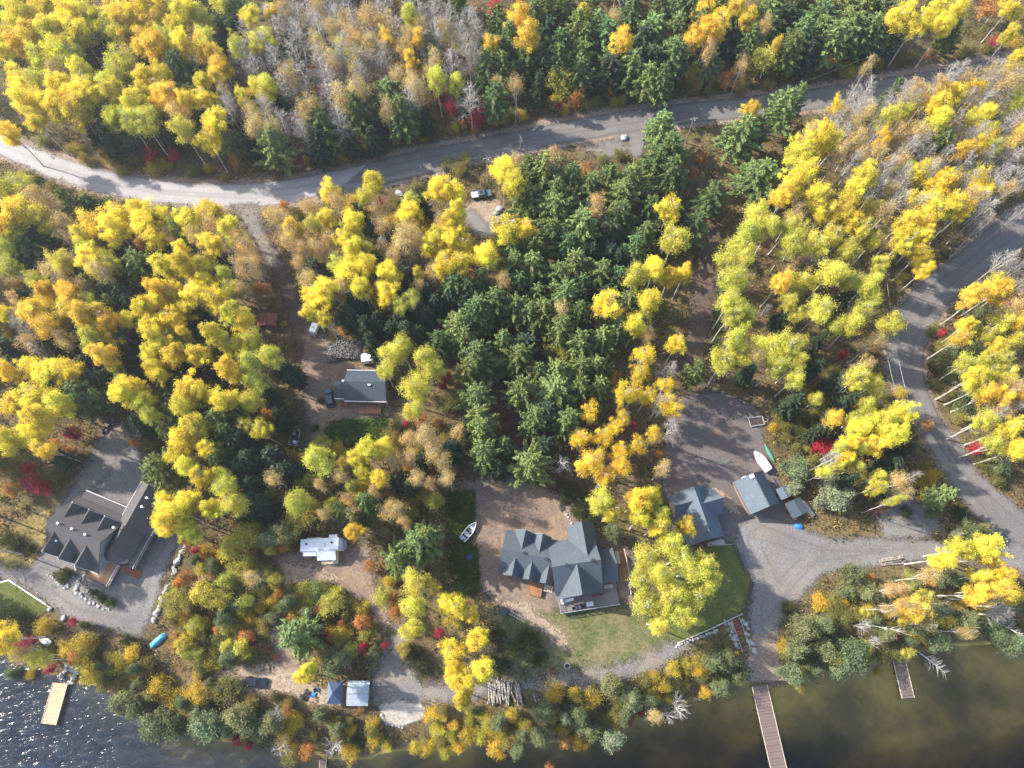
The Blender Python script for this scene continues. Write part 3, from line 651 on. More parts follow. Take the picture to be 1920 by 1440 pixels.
# --- slate house in the middle
def slate_house():
    o = un(1045, 1119, 4); r = empty('slate_house', (o[0], o[1], 0), math.radians(8.4))
    tag(r, 'sprawling house with slate blue roofs, pointed dormers and weathered grey deck', 'house')
    # left block sits in its own frame, turned -20.5 degrees against the main block
    lo = un(935, 1073, 3); inv = Matrix.Rotation(-math.radians(8.4), 3, 'Z')
    q = inv @ Vector((lo[0] - o[0], lo[1] - o[1], 0)); dA = math.radians(-12.1 - 8.4); ca, sa = math.cos(dA), math.sin(dA)
    def lb(x, y): return (q.x + ca * x - sa * y, q.y + sa * x + ca * y)
    rf, wl = MB(), MB()
    gable(rf, wl, lb(0.1, 4.2), lb(11.0, 4.2), 4.15, 6.9, 3.1, 0.3); rf.build('roof', M['roof_slate'], r); wl.build('wall', M['tan_siding'], r)
    for x in (3.6, 7.1): dormer(r, lb(x, 5.0), lb(x, 8.6), 1.7, 6.1, 3.6, M['roof_slate'], M['tan_siding'], M['roof_light'], 0)
    for x in (2.75, 6.1, 9.5): dormer(r, lb(x, 3.6), lb(x, 0.0), 1.5, 6.0, 3.7, M['roof_slate'], M['tan_siding'], M['roof_slate'], 0)
    rf, wl = MB(), MB(); gable(rf, wl, (0.0, 5.4), (8.9, 5.4), 4.9, 8.3, 4.0, 0.3); rf.build('roof', M['roof_slate'], r); wl.build('wall', M['tan_siding'], r)
    rf, wl = MB(), MB(); gable(rf, wl, (4.5, 5.2), (4.5, 0.0), 4.2, 8.25, 3.5, 0.5, ends=(0, 1)); rf.build('front_gable_roof', M['roof_slate'], r); wl.build('wall', M['tan_siding'], r)
    rf, wl = MB(), MB(); gable(rf, wl, (6.9, 6.0), (6.9, 13.0), 2.5, 7.4, 4.3, 0.3, ends=(0, 1)); rf.build('rear_wing_roof', M['roof_slate'], r); wl.build('wall', M['tan_siding'], r)
    # breezeway between the blocks
    b = MB(); b.box(-2.6, 5.4, 0, 1.4, 9.9, 2.9); b.build('breezeway', M['tan_siding'], r)
    b = MB(); b.box(-2.5, 5.2, 2.9, 1.5, 10.2, 3.05); b.build('breezeway_roof', M['roof_blue'], r)
    boxpart('side_wall', M['pale_wood'], r, 1.5, 8.7, 0, 1.9, 10.6, 3.2)
    rf, wl = MB(), MB(); gable(rf, wl, (9.0, 4.5), (12.5, 4.5), 3.1, 4.9, 3.0, 0.2, ends=(0, 1)); rf.build('annex_roof', M['roof_slate'], r); wl.build('annex_wall', M['tan_siding'], r)
    vents(r, [(2.5, 5.3, 8.1), (7.6, 5.5, 8.15)], M['black'], 0.25, 0.3)
    for x, y in ((4.3, 4.35), (8.8, 4.1)):
        v = lb(x, y); vents(r, [(*v, 6.75)], M['black'], 0.25, 0.3)
    # south deck
    d = MB(); d.prism([(0.3, -3.2), (12.2, -3.2), (12.2, 1.3), (9.3, 1.3), (9.3, 0.4), (0.3, 0.4)], 1.0, 1.2); d.build('deck', M['deck_grey'], r)
    railing(r, [(0.35, 0.3), (0.35, -3.15), (12.15, -3.15)], 1.2, M['steel'])
    for x in (0.6, 3.4, 6.3, 9.2, 12.0): boxpart('deck_post', M['dark_timber'], r, x - .08, -3.1, 0, x + .08, -2.94, 1.0)
    boxpart('deck_step', M['deck_grey'], r, 9.5, 1.31, .7, 11.6, 1.6, .9)
    # east wooden platform
    d = MB(); d.prism([(13.3, 1.0), (15.2, 1.0), (15.2, 4.2), (13.3, 4.2)], 1.0, 1.15); d.build('east_deck', M['deck_brown'], r)
    d = MB(); d.prism([(13.3, 4.25), (15.1, 4.25), (15.1, 7.4), (13.3, 7.4)], .55, .7); d.build('east_deck', M['deck_brown'], r)
    boxpart('landing_board', M['pale_wood'], r, 13.3, 4.6, .71, 14.1, 7.2, .76)
    railing(r, [(15.2, 7.3), (15.2, 1.0)], 1.0, M['pale_wood'], .9)
    boxpart('ramp_rail', M['pale_wood'], r, 14.9, -1.6, .3, 15.02, 1.0, .9)
    # west small deck and steps
    d = MB(); d.prism([lb(6.2, -2.7), lb(9.2, -2.9), lb(9.3, -0.2), lb(6.3, -0.2)], .75, .9); d.build('west_deck', M['deck_brown'], r)
    for i in range(4):
        d = MB(); d.prism([lb(9.5 + .45 * i, -1.5), lb(9.92 + .45 * i, -1.5), lb(9.92 + .45 * i, -.2), lb(9.5 + .45 * i, -.2)], .55 - .13 * i, .68 - .13 * i); d.build('step', M['pale_wood'], r)
    wall_windows(r, (1.0, 0.42), (8.0, 0.42), 1.6, 3.2, 4, M['glass']); a, b2 = lb(0.6, 0.3), lb(10.6, 0.3); wall_windows(r, a, b2, 1.0, 2.2, 5, M['glass'])
    return r
SH = slate_house()

# --- right house, garage, cabin, sheds
def ridge_house():
    o = un(1301, 912, 7.5); r = empty('blue_grey_house', (o[0], o[1], 0), math.radians(-75.0))
    tag(r, 'blue grey roofed house half hidden by yellow trees next to the garage', 'house')
    rf, wl = MB(), MB(); gable(rf, wl, (0.3, 0), (10.3, 0), 3.6, 7.5, 3.2, 0.35); rf.build('roof', M['roof_pale'], r); wl.build('wall', M['tan_siding'], r)
    rf, wl = MB(), MB(); gable(rf, wl, (3.6, 0.2), (3.6, 4.8), 2.4, 6.7, 3.4, 0.3, ends=(0, 1)); rf.build('cross_gable_roof', M['roof_pale'], r); wl.build('wall', M['tan_siding'], r)
    rf, wl = MB(), MB(); gable(rf, wl, (2.6, -0.2), (2.6, -4.4), 1.9, 6.5, 3.8, 0.3, ends=(0, 1)); rf.build('cross_gable_roof', M['roof_pale'], r); wl.build('wall', M['tan_siding'], r)
    boxpart('concrete_pad', M['concrete'], r, 10.9, 0.8, 0, 13.0, 4.4, .12)
    for i in range(4): boxpart('step', M['dark_timber'], r, 10.3 + .3 * i, -1.2, .6 - .15 * i, 10.6 + .3 * i, .3, .75 - .15 * i)
    wall_windows(r, (1, 3.27), (1.2, 3.27), 1, 2, 1, M['glass']); wall_windows(r, (5.8, 3.29), (9.8, 3.29), 1.0, 2.3, 2, M['glass'])
ridge_house()
def garage():
    o = un(1377, 904, 3); r = empty('garage', (o[0], o[1], 0), math.radians(-68.6))
    tag(r, 'blue grey roofed garage beside the white boat', 'garage')
    rf, wl = MB(), MB(); gable(rf, wl, (0.2, 3.3), (6.9, 3.3), 3.2, 6.3, 2.9, 0.3); rf.build('roof', M['roof_pale'], r); wl.build('wall', M['tan_siding'], r)
    b = MB(); b.box(0.0, -.18, 2.75, 7.1, -.05, 2.87); b.build('gutter', M['rust_timber'], r)
    b = MB(); b.box(6.85, 1.5, .1, 6.95, 5.1, 2.4); b.build('garage_door', M['white'], r)
    b = MB(); b.box(.2, 2.5, 4.9, .7, 3.1, 6.1); b.box(.1, 2.4, 6.1, .8, 3.2, 6.2); b.build('chimney', M['white'], r)
    boxpart('roof_vent', M['white'], r, -.25, 1.4, 4.0, .15, 2.4, 4.3)
    wall_windows(r, (1.2, .34), (5.8, .34), 1.1, 2.1, 2, M['glass'])
garage()
def cabin():
    o = un(628, 749, 3); r = empty('cabin', (o[0], o[1], 0), math.radians(-1.3))
    tag(r, 'small cabin with dark blue roof in the forest clearing', 'cabin')
    rf, wl = MB(), MB()
    # upper slope stops short of the west end, lower slope runs the full length with a notch
    def slab(pts): rf.hull([(x, y, z - .2) for x, y, z in pts], pts)
    slab([(0.0, 3.5, 5.0), (10.9, 3.5, 5.0), (11.1, -0.25, 3.0), (2.0, -0.25, 3.0), (2.0, 0.2, 3.24), (-.1, 0.2, 3.24)])
    slab([(2.0, 3.5, 5.01), (10.9, 3.5, 5.01), (10.7, 6.7, 3.3), (2.0, 6.7, 3.3)])
    rf.build('roof', M['roof_blue'], r)
    wl.hull([(0.4, .5, 0), (0.4, .5, 3.1), (0.4, 3.4, 4.7), (0.4, 3.4, 0)], [(10.6, .5, 0), (10.6, .5, 3.1), (10.6, 3.4, 4.7), (10.6, 3.4, 0)])
    wl.hull([(2.3, 3.41, 0), (2.3, 3.41, 4.7), (2.3, 6.3, 3.2), (2.3, 6.3, 0)], [(10.4, 3.41, 0), (10.4, 3.41, 4.7), (10.4, 6.3, 3.2), (10.4, 6.3, 0)]); wl.build('wall', M['tan_siding'], r)
    t = MB(); t.box(2.0, -.36, 2.75, 11.1, -.26, 3.0); t.box(-.1, .1, 2.98, 2.0, .19, 3.2); t.box(2.0, 6.72, 3.05, 10.7, 6.82, 3.3); t.build('fascia', M['white'], r)
    t = MB(); t.box(10.95, -.3, 2.7, 11.2, -.2, 3.0); t.box(11.02, -.2, .2, 11.1, -.1, 2.8); t.build('downpipe', M['white'], r)
    wall_windows(r, (3.0, .49), (10.4, .49), 1.2, 2.5, 4, M['glass'], .62)
    boxpart('roof_vent', M['white'], r, 1.6, 3.4, 4.95, 2.1, 3.75, 5.25); boxpart('roof_vent', M['white'], r, 7.2, 2.75, 4.6, 7.8, 3.05, 4.95)
    boxpart('porch', M['red_siding'], r, .5, -.6, 0, 2.4, .4, .5)
    d = MB(); d.box(4.9, -2.3, .55, 9.7, -.5, .7); d.build('deck', M['deck_brown'], r)
    boxpart('deck_post', M['rust_timber'], r, 9.7, -2.3, 0, 9.95, -2.05, 2.2); boxpart('deck_post', M['rust_timber'], r, 9.7, -.8, 0, 9.95, -.55, 2.4)
    boxpart('deck_rail', M['dark_timber'], r, 9.75, -2.04, 1.2, 9.9, -.81, 1.3)
cabin()
def shed(name, label, cat, c, w, d, ang, zr, ze, rm, wm, over=.2, door=True):
    p = G(*c); r = empty(name, p, ang); tag(r, label, cat)
    rf, wl = MB(), MB(); gable(rf, wl, (-w / 2, 0), (w / 2, 0), d / 2, zr, ze, over, .1, 0, .15)
    rf.build('roof', rm, r); wl.build('wall', wm, r)
    if door: boxpart('door', M['dark_timber'], r, -.45, -d / 2 + .1, .05, .45, -d / 2 + .2, 1.9)
    return r
hd = heading((1456, 916), (1478, 933))
shed('tool_shed', 'tiny pale blue roofed shed right beside the garage', 'shed', (1463, 927), 2.0, 2.2, math.radians(-68), 2.6, 2.3, M['roof_pale'], M['grey_siding'])
shed('wood_shed', 'dark navy roofed open shed with an orange timber edge', 'shed', (1487, 955), 3.0, 3.4, math.radians(-66), 2.5, 2.1, M['roof_blue'], M['rust_timber'])
b = MB(); pa, pb = G(1474, 940), G(1490, 976); u = math.atan2(pb.y - pa.y, pb.x - pa.x)
b.obox(((pa.x + pb.x) / 2, (pa.y + pb.y) / 2), u, (pb - pa).length, .35, 0, 1.5); tag(b.build('fence_panel', M['rust_timber']), 'long orange brown timber fence panel beside the navy roofed shed', 'fence')
shed('red_shed', 'weathered red brown shed at the edge of the forest driveway', 'shed', (506, 606), 2.6, 3.8, math.radians(90), 2.7, 2.1, M['red_siding'], M['red_siding'])
# pavilion by the lane: pale roofed shed, plank deck, navy gazebo
r = shed('lakeside_shed', 'small shed with pale blue roof beside the navy gazebo', 'shed', (676, 1298), 3.7, 4.0, 0, 3.0, 2.5, M['roof_light'], M['dark_timber'])
boxpart('side_rack', M['white'], r, 1.75, -1.5, 1.0, 1.85, 1.2, 1.1)
boxpart('lamp_box', M['white'], r, 1.75, 1.6, 2.3, 2.1, 1.9, 2.6)
p = G(652, 1298); b = MB(); b.box(-1.0, -2.0, .2, 1.1, 2.0, .35); o = b.build('plank_deck', M['deck_brown']); o.location = p; tag(o, 'square brown plank deck between gazebo and pale roofed shed', 'deck')
p = G(634, 1297); gz_ = empty('gazebo', p); tag(gz_, 'navy canvas gazebo with a pointed roof beside the plank deck', 'gazebo')
b = MB(); cs = [(-1.6, -2.0), (1.3, -2.0), (1.3, 2.0), (-1.6, 2.0)]
for i in range(4):
    a, c = cs[i], cs[(i + 1) % 4]; mi = 1 if i == 3 else 0  # west panel takes the paler navy cloth
    b.hull([(*a, 2.0), (*c, 2.0), (-.45, 0, 2.9)], [(*a, 2.04), (*c, 2.04), (-.45, 0, 2.94)], mi)
b.build('canopy', [M['navy_cloth'], M['navy_cloth_pale']], gz_)
for x, y in cs: boxpart('leg', M['black'], gz_, x * .95 - .04, y * .95 - .04, 0, x * .95 + .04, y * .95 + .04, 2.0)

# ------------------------------------------------------------------ camper trailers
def camper():
    p = G(611, 1024); r = empty('camper_trailer', p, heading((575, 1022), (650, 1018)))
    tag(r, 'long white camper trailer with slide-outs and grimy roof in the dirt clearing', 'trailer')
    b = MB(); b.hull([(-4.4, -1.25, .5), (4.0, -1.25, .5), (4.0, 1.25, .5), (-4.4, 1.25, .5)], [(-4.4, -1.25, 3.1), (3.3, -1.25, 3.1), (3.3, 1.25, 3.1), (-4.4, 1.25, 3.1)])
    b.build('body', M['rv_white'], r, .12)
    b = MB(); b.hull([(3.35, -1.2, .7), (4.5, -.9, .7), (4.5, .9, .7), (3.35, 1.2, .7)], [(3.3, -1.2, 3.05), (4.05, -.95, 2.5), (4.05, .95, 2.5), (3.3, 1.2, 3.05)]); b.build('nose', M['rv_blue'], r, .08)
    boxpart('slide_out', M['rv_white'], r, -3.9, -2.1, .8, -1.2, -1.26, 2.7, bevel=.05)
    boxpart('slide_out', M['rv_white'], r, 1.2, 1.26, .8, 2.9, 1.9, 2.7, bevel=.05)
    b = MB(); b.hull([(-1.05, -3.1, 2.3), (2.7, -3.1, 2.3), (2.7, -1.0, 3.12), (-1.05, -1.0, 3.12)], [(-1.05, -3.1, 2.36), (2.7, -3.1, 2.36), (2.7, -1.0, 3.2), (-1.05, -1.0, 3.2)]); b.build('porch_roof', M['rv_blue'], r)
    for x in (-.95, 2.6): boxpart('porch_post', M['white'], r, x - .05, -3.05, 0, x + .05, -2.95, 2.3)
    boxpart('porch_floor', M['pale_wood'], r, -.7, -3.7, .35, 2.8, -1.3, .5)
    boxpart('steps', M['deck_brown'], r, 2.85, -3.3, .1, 3.6, -1.5, .35)
    boxpart('awning_case', M['white'], r, -3.3, 1.3, 2.7, -.2, 1.45, 2.85)
    for x, y in ((-3.2, .2), (1.9, .25)): boxpart('roof_vent', M['black'], r, x - .18, y - .18, 3.1, x + .18, y + .18, 3.22)
    boxpart('roof_unit', M['white'], r, -.6, -.4, 3.1, .5, .4, 3.4, bevel=.08); boxpart('roof_hatch', M['white'], r, -1.9, -.1, 3.1, -1.3, .5, 3.2)
    for x in (-.6, .3):
        for y in (-1.2, 1.0):
            t = MB(); t.tube([(x, y, .35), (x, y + .2, .35)], .35, 12); t.build('wheel', M['rubber'], r)
camper()
def small_box_van(name, label, c, ang, m, L_=2.4, W=1.9, Ht=2.2):
    p = G(*c); r = empty(name, p, ang); tag(r, label, 'trailer')
    b = MB(); b.box(-L_ / 2, -W / 2, .5, L_ / 2, W / 2, Ht); b.build('body', m, r, .1)
    b = MB(); b.hull([(-L_ / 2 - .5, -W / 2 + .1, .5), (-L_ / 2 - .02, -W / 2 + .05, .5), (-L_ / 2 - .02, W / 2 - .05, .5), (-L_ / 2 - .5, W / 2 - .1, .5)], [(-L_ / 2 - .25, -W / 2 + .2, Ht - .5), (-L_ / 2 - .02, -W / 2 + .1, Ht - .1), (-L_ / 2 - .02, W / 2 - .1, Ht - .1), (-L_ / 2 - .25, W / 2 - .2, Ht - .5)]); b.build('nose', M['alu'], r)
    for y in (-W / 2 - .12, W / 2 - .08):
        t = MB(); t.tube([(0, y, .35), (0, y + .2, .35)], .35, 12); t.build('wheel', M['rubber'], r)
    boxpart('tow_bar', M['black'], r, -L_ / 2 - 1.3, -.06, .4, -L_ / 2 - .5, .06, .5)
    boxpart('roof_hatch', M['alu'], r, -.25, -.25, Ht, .25, .25, Ht + .08)
small_box_van('box_trailer', 'small white box trailer just above the cabin roof', (692, 676), math.radians(8), M['white'])
small_box_van('white_camper', 'little white camper tucked under red maple beside the firewood heap', (592, 620), math.radians(75), M['gelcoat'], 2.2, 1.5, 2.0)

# ------------------------------------------------------------------ cars
def car(name, label, cat, c, ang, paint, kind='sedan'):
    p = G(*c); r = empty(name, p, ang); tag(r, label, cat)
    W = .88 if kind != 'pickup' else .95
    if kind == 'pickup':
        prof = [(-2.6, .55), (2.55, .5), (2.6, .85), (2.45, 1.08), (1.15, 1.15), (-2.6, 1.15)]
        cabx = (-.75, -.6, .75, 1.3); L0 = 2.6; ax = (-1.6, 1.7)
    elif kind == 'suv':
        prof = [(-2.15, .4), (2.15, .4), (2.2, .75), (2.05, .98), (1.0, 1.06), (-2.1, 1.08), (-2.2, .75)]
        cabx = (-2.0, -1.7, .35, 1.05); L0 = 2.2; ax = (-1.3, 1.35)
    else:
        prof = [(-2.2, .35), (2.2, .35), (2.25, .65), (2.1, .84), (.95, .95), (-1.6, .97), (-2.2, .85)]
        cabx = (-1.65, -.95, .25, 1.0); L0 = 2.2; ax = (-1.35, 1.4)
    b = MB(); n = len(prof)
    secs = [(-W, .90), (-W + .08, 1.0), (W - .08, 1.0), (W, .90)]
    rings = [[(x * (0.985 if abs(y) == W else 1), y, .6 + (z - .6) * s) for x, z in prof] for y, s in secs]
    for A, B in zip(rings[:-1], rings[1:]): b.hull(A, B, 0, False)
    b.f.append(tuple(range(n))); b.m.append(0); base = 0
    b.poly(rings[-1]); b.poly(rings[0])
    b.build('body', paint, r, .03)
    z0 = max(z for x, z in prof) - .03; z1 = z0 + (.62 if kind != 'sedan' else .48)
    a0, a1, a2, a3 = cabx
    g = MB(); g.hull([(a0, -W + .04, z0), (a3, -W + .04, z0), (a3, W - .04, z0), (a0, W - .04, z0)], [(a1, -W + .22, z1), (a2, -W + .22, z1), (a2, W - .22, z1), (a1, W - .22, z1)]); g.build('window', M['glass'], r)
    t = MB(); t.box(a1 - .03, -W + .2, z1 - .02, a2 + .03, W - .2, z1 + .04); t.build('roof', paint, r, .02)
    for x in (a1 + .02, a2 - .05, (a1 + a2) / 2):
        for s in (-1, 1):
            q = MB(); xx = a0 + .08 if x < a1 + .1 else (a3 - .1 if x > a2 - .1 else x)
            q.hull([(xx - .05, s * (W - .03), z0), (xx + .05, s * (W - .03), z0), (xx + .05, s * (W - .08), z0), (xx - .05, s * (W - .08), z0)], [(x - .05, s * (W - .2), z1), (x + .05, s * (W - .2), z1), (x + .05, s * (W - .25), z1), (x - .05, s * (W - .25), z1)]); q.build('pillar', paint, r)
    for x in ax:
        for s in (-1, 1):
            w = MB(); w.tube([(x, s * W - .12, .34), (x, s * W + .1, .34)], .34, 14); wo_ = w.build('wheel', M['rubber'], r)
            h = MB(); h.tube([(x, s * W + s * .09, .34), (x, s * W + s * .12, .34)], .2, 10); h.build('rim', M['steel'], wo_)
    for s in (-1, 1):
        boxpart('headlight', M['gelcoat'], r, L0 - .12, s * (W - .25) - .16, .62, L0 - .02, s * (W - .25) + .16, .76)
        boxpart('tail_light', M['maroon'], r, -L0 - .02, s * (W - .22) - .12, .68, -L0 + .06, s * (W - .22) + .12, .84)
        boxpart('mirror', paint, r, a3 - .25, s * (W + .1) - .09, z0 + .05, a3 - .12, s * (W + .1) + .09, z0 + .2)
    if kind == 'pickup':
        d = MB(); d.box(-2.5, -W + .12, 1.151, -.85, W - .12, 1.158); d.build('cargo_bed', M['alu'], r)
        d = MB()
        for y0 in (-W + .02, W - .12): d.box(-2.58, y0, 1.16, -.8, y0 + .1, 1.22)
        d.box(-2.6, -W + .13, 1.16, -2.5, W - .13, 1.22); d.build('bed_rail', paint, r)
        boxpart('sunroof', M['glass'], r, -.5, -.5, z1 + .041, .5, .5, z1 + .06)
    return r
car('pickup_truck', 'blue grey pickup truck parked by the utility pole near the road', 'pickup', (903, 368), heading((886, 371), (921, 366)), M['teal_paint'], 'pickup')
car('parked_car', 'dark blue car parked at the west end of the cabin', 'car', (619, 748), heading((617, 736), (622, 760)) + math.pi, M['blue_paint'], 'suv')
car('parked_car', 'black car parked in the dirt clearing near the lake', 'car', (482, 1279), heading((464, 1277), (500, 1281)), M['black_paint'], 'sedan')

# ------------------------------------------------------------------ boats, tarps
def hull_pts(Ln, W, D, up, n=14, both=False):
    """half widths along the length, bow at +x"""
    st = []
    for i in range(n + 1):
        t = i / n; x = -Ln / 2 + Ln * t
        if both: w = W / 2 * max(0.02, math.sin(math.pi * min(max(t, .015), .985))) ** .65
        else: w = W / 2 * (0.86 + 0.14 * math.sin(math.pi * min(t / .6, 1) * .5)) * (1 - max(0, (t - .45) / .55) ** 2.2) + .02
        st.append((x, w))
    return st
def boat(name, label, cat, c, ang, Ln, W, D, m, style, z=0.0, grp=None):
    p = G(*c) + Vector((0, 0, z)); r = empty(name, p, ang); tag(r, label, cat, grp)
    st = hull_pts(Ln, W, D, True, both=(style == 'canoe'))
    b = MB(); prof = [(-1, 1), (-.92, .55), (-.6, .12), (0, 0), (.6, .12), (.92, .55), (1, 1)]
    flip = style in ('canoe', 'upturned'); rings = []
    for x, w in st:
        sheer = D * (1 + .18 * max(0, x / (Ln / 2)) ** 2)
        rings.append([(x, w * a, (sheer * h_ if not flip else D * (1 - h_) * (1 if style != 'canoe' else 1))) for a, h_ in prof])
    for A, B in zip(rings[:-1], rings[1:]):
        i = len(b.v); b.v += A + B
        for k in range(6): b.f.append((i + k, i + k + 1, i + 7 + k + 1, i + 7 + k)); b.m.append(0)
    b.poly(rings[0])
    hull = b.build('hull', m, r, smooth=False)
    if style == 'open':
        f = MB(); f.poly([(x, -w * .85, D * .35) for x, w in st[:-1]] + [(x, w * .85, D * .35) for x, w in st[:-1]][::-1]); f.build('floor', M['steel'], r)
        for x in (-Ln * .28, -.02 * Ln, Ln * .2):
            w = np.interp(x, [s[0] for s in st], [s[1] for s in st]); boxpart('seat', M['black'] if x < 0 else M['alu'], r, x - .18, -w * .9, D * .6, x + .18, w * .9, D * .68)
        g = MB()
        for s in (-1, 1): g.tube([(x, s * w, D * (1 + .18 * max(0, x / (Ln / 2)) ** 2)) for x, w in st], .05, 5)
        g.build('gunwale', M['gelcoat'], r)
        for y in (-.3, .25): boxpart('gear_bag', M['black'], r, -.2 + y, y - .15, D * .36, .3 + y, y + .2, D * .75)
    elif style in ('covered', 'decked'):
        f = MB()
        for (x0, w0), (x1, w1) in zip(st[:-1], st[1:]):
            c0, c1 = D * (1 + .18 * max(0, x0 / (Ln / 2)) ** 2), D * (1 + .18 * max(0, x1 / (Ln / 2)) ** 2)
            k = .22 if style == 'covered' else .05
            for s in (-1, 1): f.poly([(x0, s * w0, c0 + .01), (x1, s * w1, c1 + .01), (x1, 0, c1 + k), (x0, 0, c0 + k)])
        f.build('cover', m, r)
        g = MB()
        for s in (-1, 1): g.tube([(x, s * w, D * (1 + .18 * max(0, x / (Ln / 2)) ** 2)) for x, w in st], .04, 5)
        g.build('gunwale', M['alu'], r)
        boxpart('bow_hatch', M['alu'], r, Ln * .25, -.2, D * 1.08, Ln * .33, .2, D * 1.38)
    if style in ('open', 'covered'):
        boxpart('outboard_motor', M['black'], r, -Ln / 2 - .45, -.2, D * .3, -Ln / 2 - .02, .2, D * 1.5, bevel=.06)
    if style in ('canoe', 'upturned'):
        g = MB(); g.tube([(x, 0, D + .01) for x, w in st], .03, 4); g.build('keel', m, r)
    return r
def trailer_frame(c, ang, Ln, W, label, name='boat_trailer'):
    p = G(*c); r = empty(name, p, ang); tag(r, label, 'trailer')
    b = MB()
    for y in (-W / 2, W / 2): b.tube([(-Ln / 2, y, .5), (Ln / 2, y, .5)], .07, 6)
    for x in (-Ln / 2, Ln / 2): b.tube([(x, -W / 2, .5), (x, W / 2, .5)], .07, 6)
    b.build('frame', M['alu'], r)
    b = MB(); b.box(-Ln / 2, -W / 2, .34, Ln / 2, W / 2, .38); b.build('floor', M['lane'], r)
    for x in (-.1,):
        for y in (-W / 2 - .22, W / 2 + .04):
            t = MB(); t.tube([(x, y, .3), (x, y + .18, .3)], .3, 12); t.build('wheel', M['rubber'], r)
    b = MB(); b.tube([(Ln / 2, W / 3, .5), (Ln / 2 + 1.1, 0, .5), (Ln / 2, -W / 3, .5)], .06, 6); b.build('tow_bar', M['alu'], r)
    return r
boat('covered_boat', 'white motorboat under a white cover on the dark gravel yard', 'boat', (1425, 866), heading((1434, 880), (1411, 849)), 4.9, 2.0, .95, M['gelcoat'], 'covered', .25)
boat('fishing_boat', 'open grey aluminium fishing boat beside the rank grass strip', 'boat', (880, 997), heading((869, 1010), (892, 981)), 4.6, 1.6, .75, M['alu'], 'open', .25)
boat('upturned_canoe', 'upturned green canoe lying next to the covered white boat', 'canoe', (1442, 850), heading((1435, 836), (1450, 863)), 4.0, .85, .42, M['canoe_green'], 'canoe', .05)
boat('upturned_boat', 'upturned beige rowing boat lying behind the navy roofed shed', 'boat', (1513, 953), heading((1522, 966), (1504, 941)), 3.9, 1.35, .6, M['beige_hull'], 'upturned', .05)
boat('rowing_boat', 'small white rowing boat among bushes near the golden dock', 'boat', (86, 1200), heading((95, 1206), (77, 1194)), 2.9, 1.2, .5, M['gelcoat'], 'decked', .1)
trailer_frame((1417, 791), heading((1402, 793), (1432, 788)), 3.1, 1.9, 'empty grey trailer frame parked on the gravel above the canoe', 'utility_trailer')
def tarp(name, label, c, ang, Ln, W, Ht, m, seed=1):
    rg = np.random.default_rng(seed); p = G(*c); nx, ny = 12, 8; v = []; q = []
    for j in range(ny + 1):
        for i in range(nx + 1):
            u, w = i / nx * 2 - 1, j / ny * 2 - 1
            edge = max(abs(u) ** 4, abs(w) ** 2.6)
            v.append((u * Ln / 2 * (1 + rg.uniform(-.03, .03)), w * W / 2 * (1 - .35 * u * u) * (1 + rg.uniform(-.04, .04)), Ht * (1 - edge) + .03 + rg.uniform(0, .1)))
    for j in range(ny):
        for i in range(nx): a = j * (nx + 1) + i; q.append((a, a + 1, a + nx + 2, a + nx + 1))
    o = link(name, npmesh(name, v, q, [m])); o.location = p; o.rotation_euler.z = ang
    for pl in o.data.polygons: pl.use_smooth = True
    return tag(o, label, 'tarp')
tarp('tarp', 'sky blue tarp draped over a long heap at the gravel edge', (297, 1201), heading((284, 1212), (309, 1191)), 3.5, 1.4, .8, M['tarp_sky'], 3)
tarp('tarp', 'crumpled bright blue tarp on the gravel at the fence end', (1497, 987), math.radians(-15), 1.8, 1.2, .6, M['tarp_blue'], 5)
tarp('tarp', 'crumpled black tarp over a heap in the rank grass', (880, 1044), .1, 2.0, 1.6, .5, M['navy_cloth'], 6)

# ------------------------------------------------------------------ docks
def dock(name, label, a, b_, width, m, nsec, zt=-1.95, edge=None, ends=True):
    A, B = un(*a, zt), un(*b_, zt); d = Vector((B[0] - A[0], B[1] - A[1])); ln = d.length
    r = empty(name, (A[0], A[1], 0), math.atan2(d.y, d.x)); tag(r, label, 'dock')
    sl = ln / nsec; base = None
    for i in range(nsec):
        if base is None:
            s = MB(); k = max(4, int(sl / .16)); pw = sl / k
            for j in range(k): s.box(j * pw + .012, -width / 2, zt - .05, (j + 1) * pw - .012, width / 2, zt)
            s.box(.02, -width / 2 + .1, zt - .25, sl - .02, -width / 2 + .22, zt - .051); s.box(.02, width / 2 - .22, zt - .25, sl - .02, width / 2 - .1, zt - .051)
            base = s.mesh('deck_section', [m])
        o = link('deck_section', base, r); o.location = (i * sl, 0, RNG.uniform(-.012, .012)); o.rotation_euler.x = RNG.uniform(-.006, .006)
    for s in (-1, 1):
        e = MB(); y = s * (width / 2 + .06); e.box(0, min(y, y - s * .09), zt - .12, ln, max(y, y - s * .09), zt + .07); e.build('edge_board', edge or M['pale_wood'], r)
    for i in range(nsec + 1):
        for s in (-1, 1):
            t = MB(); t.tube([(i * sl, s * (width / 2 + .14), -6.5), (i * sl, s * (width / 2 + .14), zt + .12)], .07, 6); t.build('post', M['dark_timber'], r)
    return r
dock('dock', 'golden new wooden dock pointing into the rippled water', (113, 1281), (91, 1358), 2.9, M['dock_new'], 4)
dock('dock', 'long grey brown dock running out past the stairs', (1424, 1285), (1468, 1475), 3.0, M['dock_old'], 8)
dock('dock', 'short grey dock beside the fallen white tree', (1686, 1238), (1703, 1309), 2.4, M['dock_old'], 3)
dock('dock', 'tiny dock stub at the very bottom edge of the lake', (606, 1424), (604, 1452), 1.2, M['dock_old'], 2)

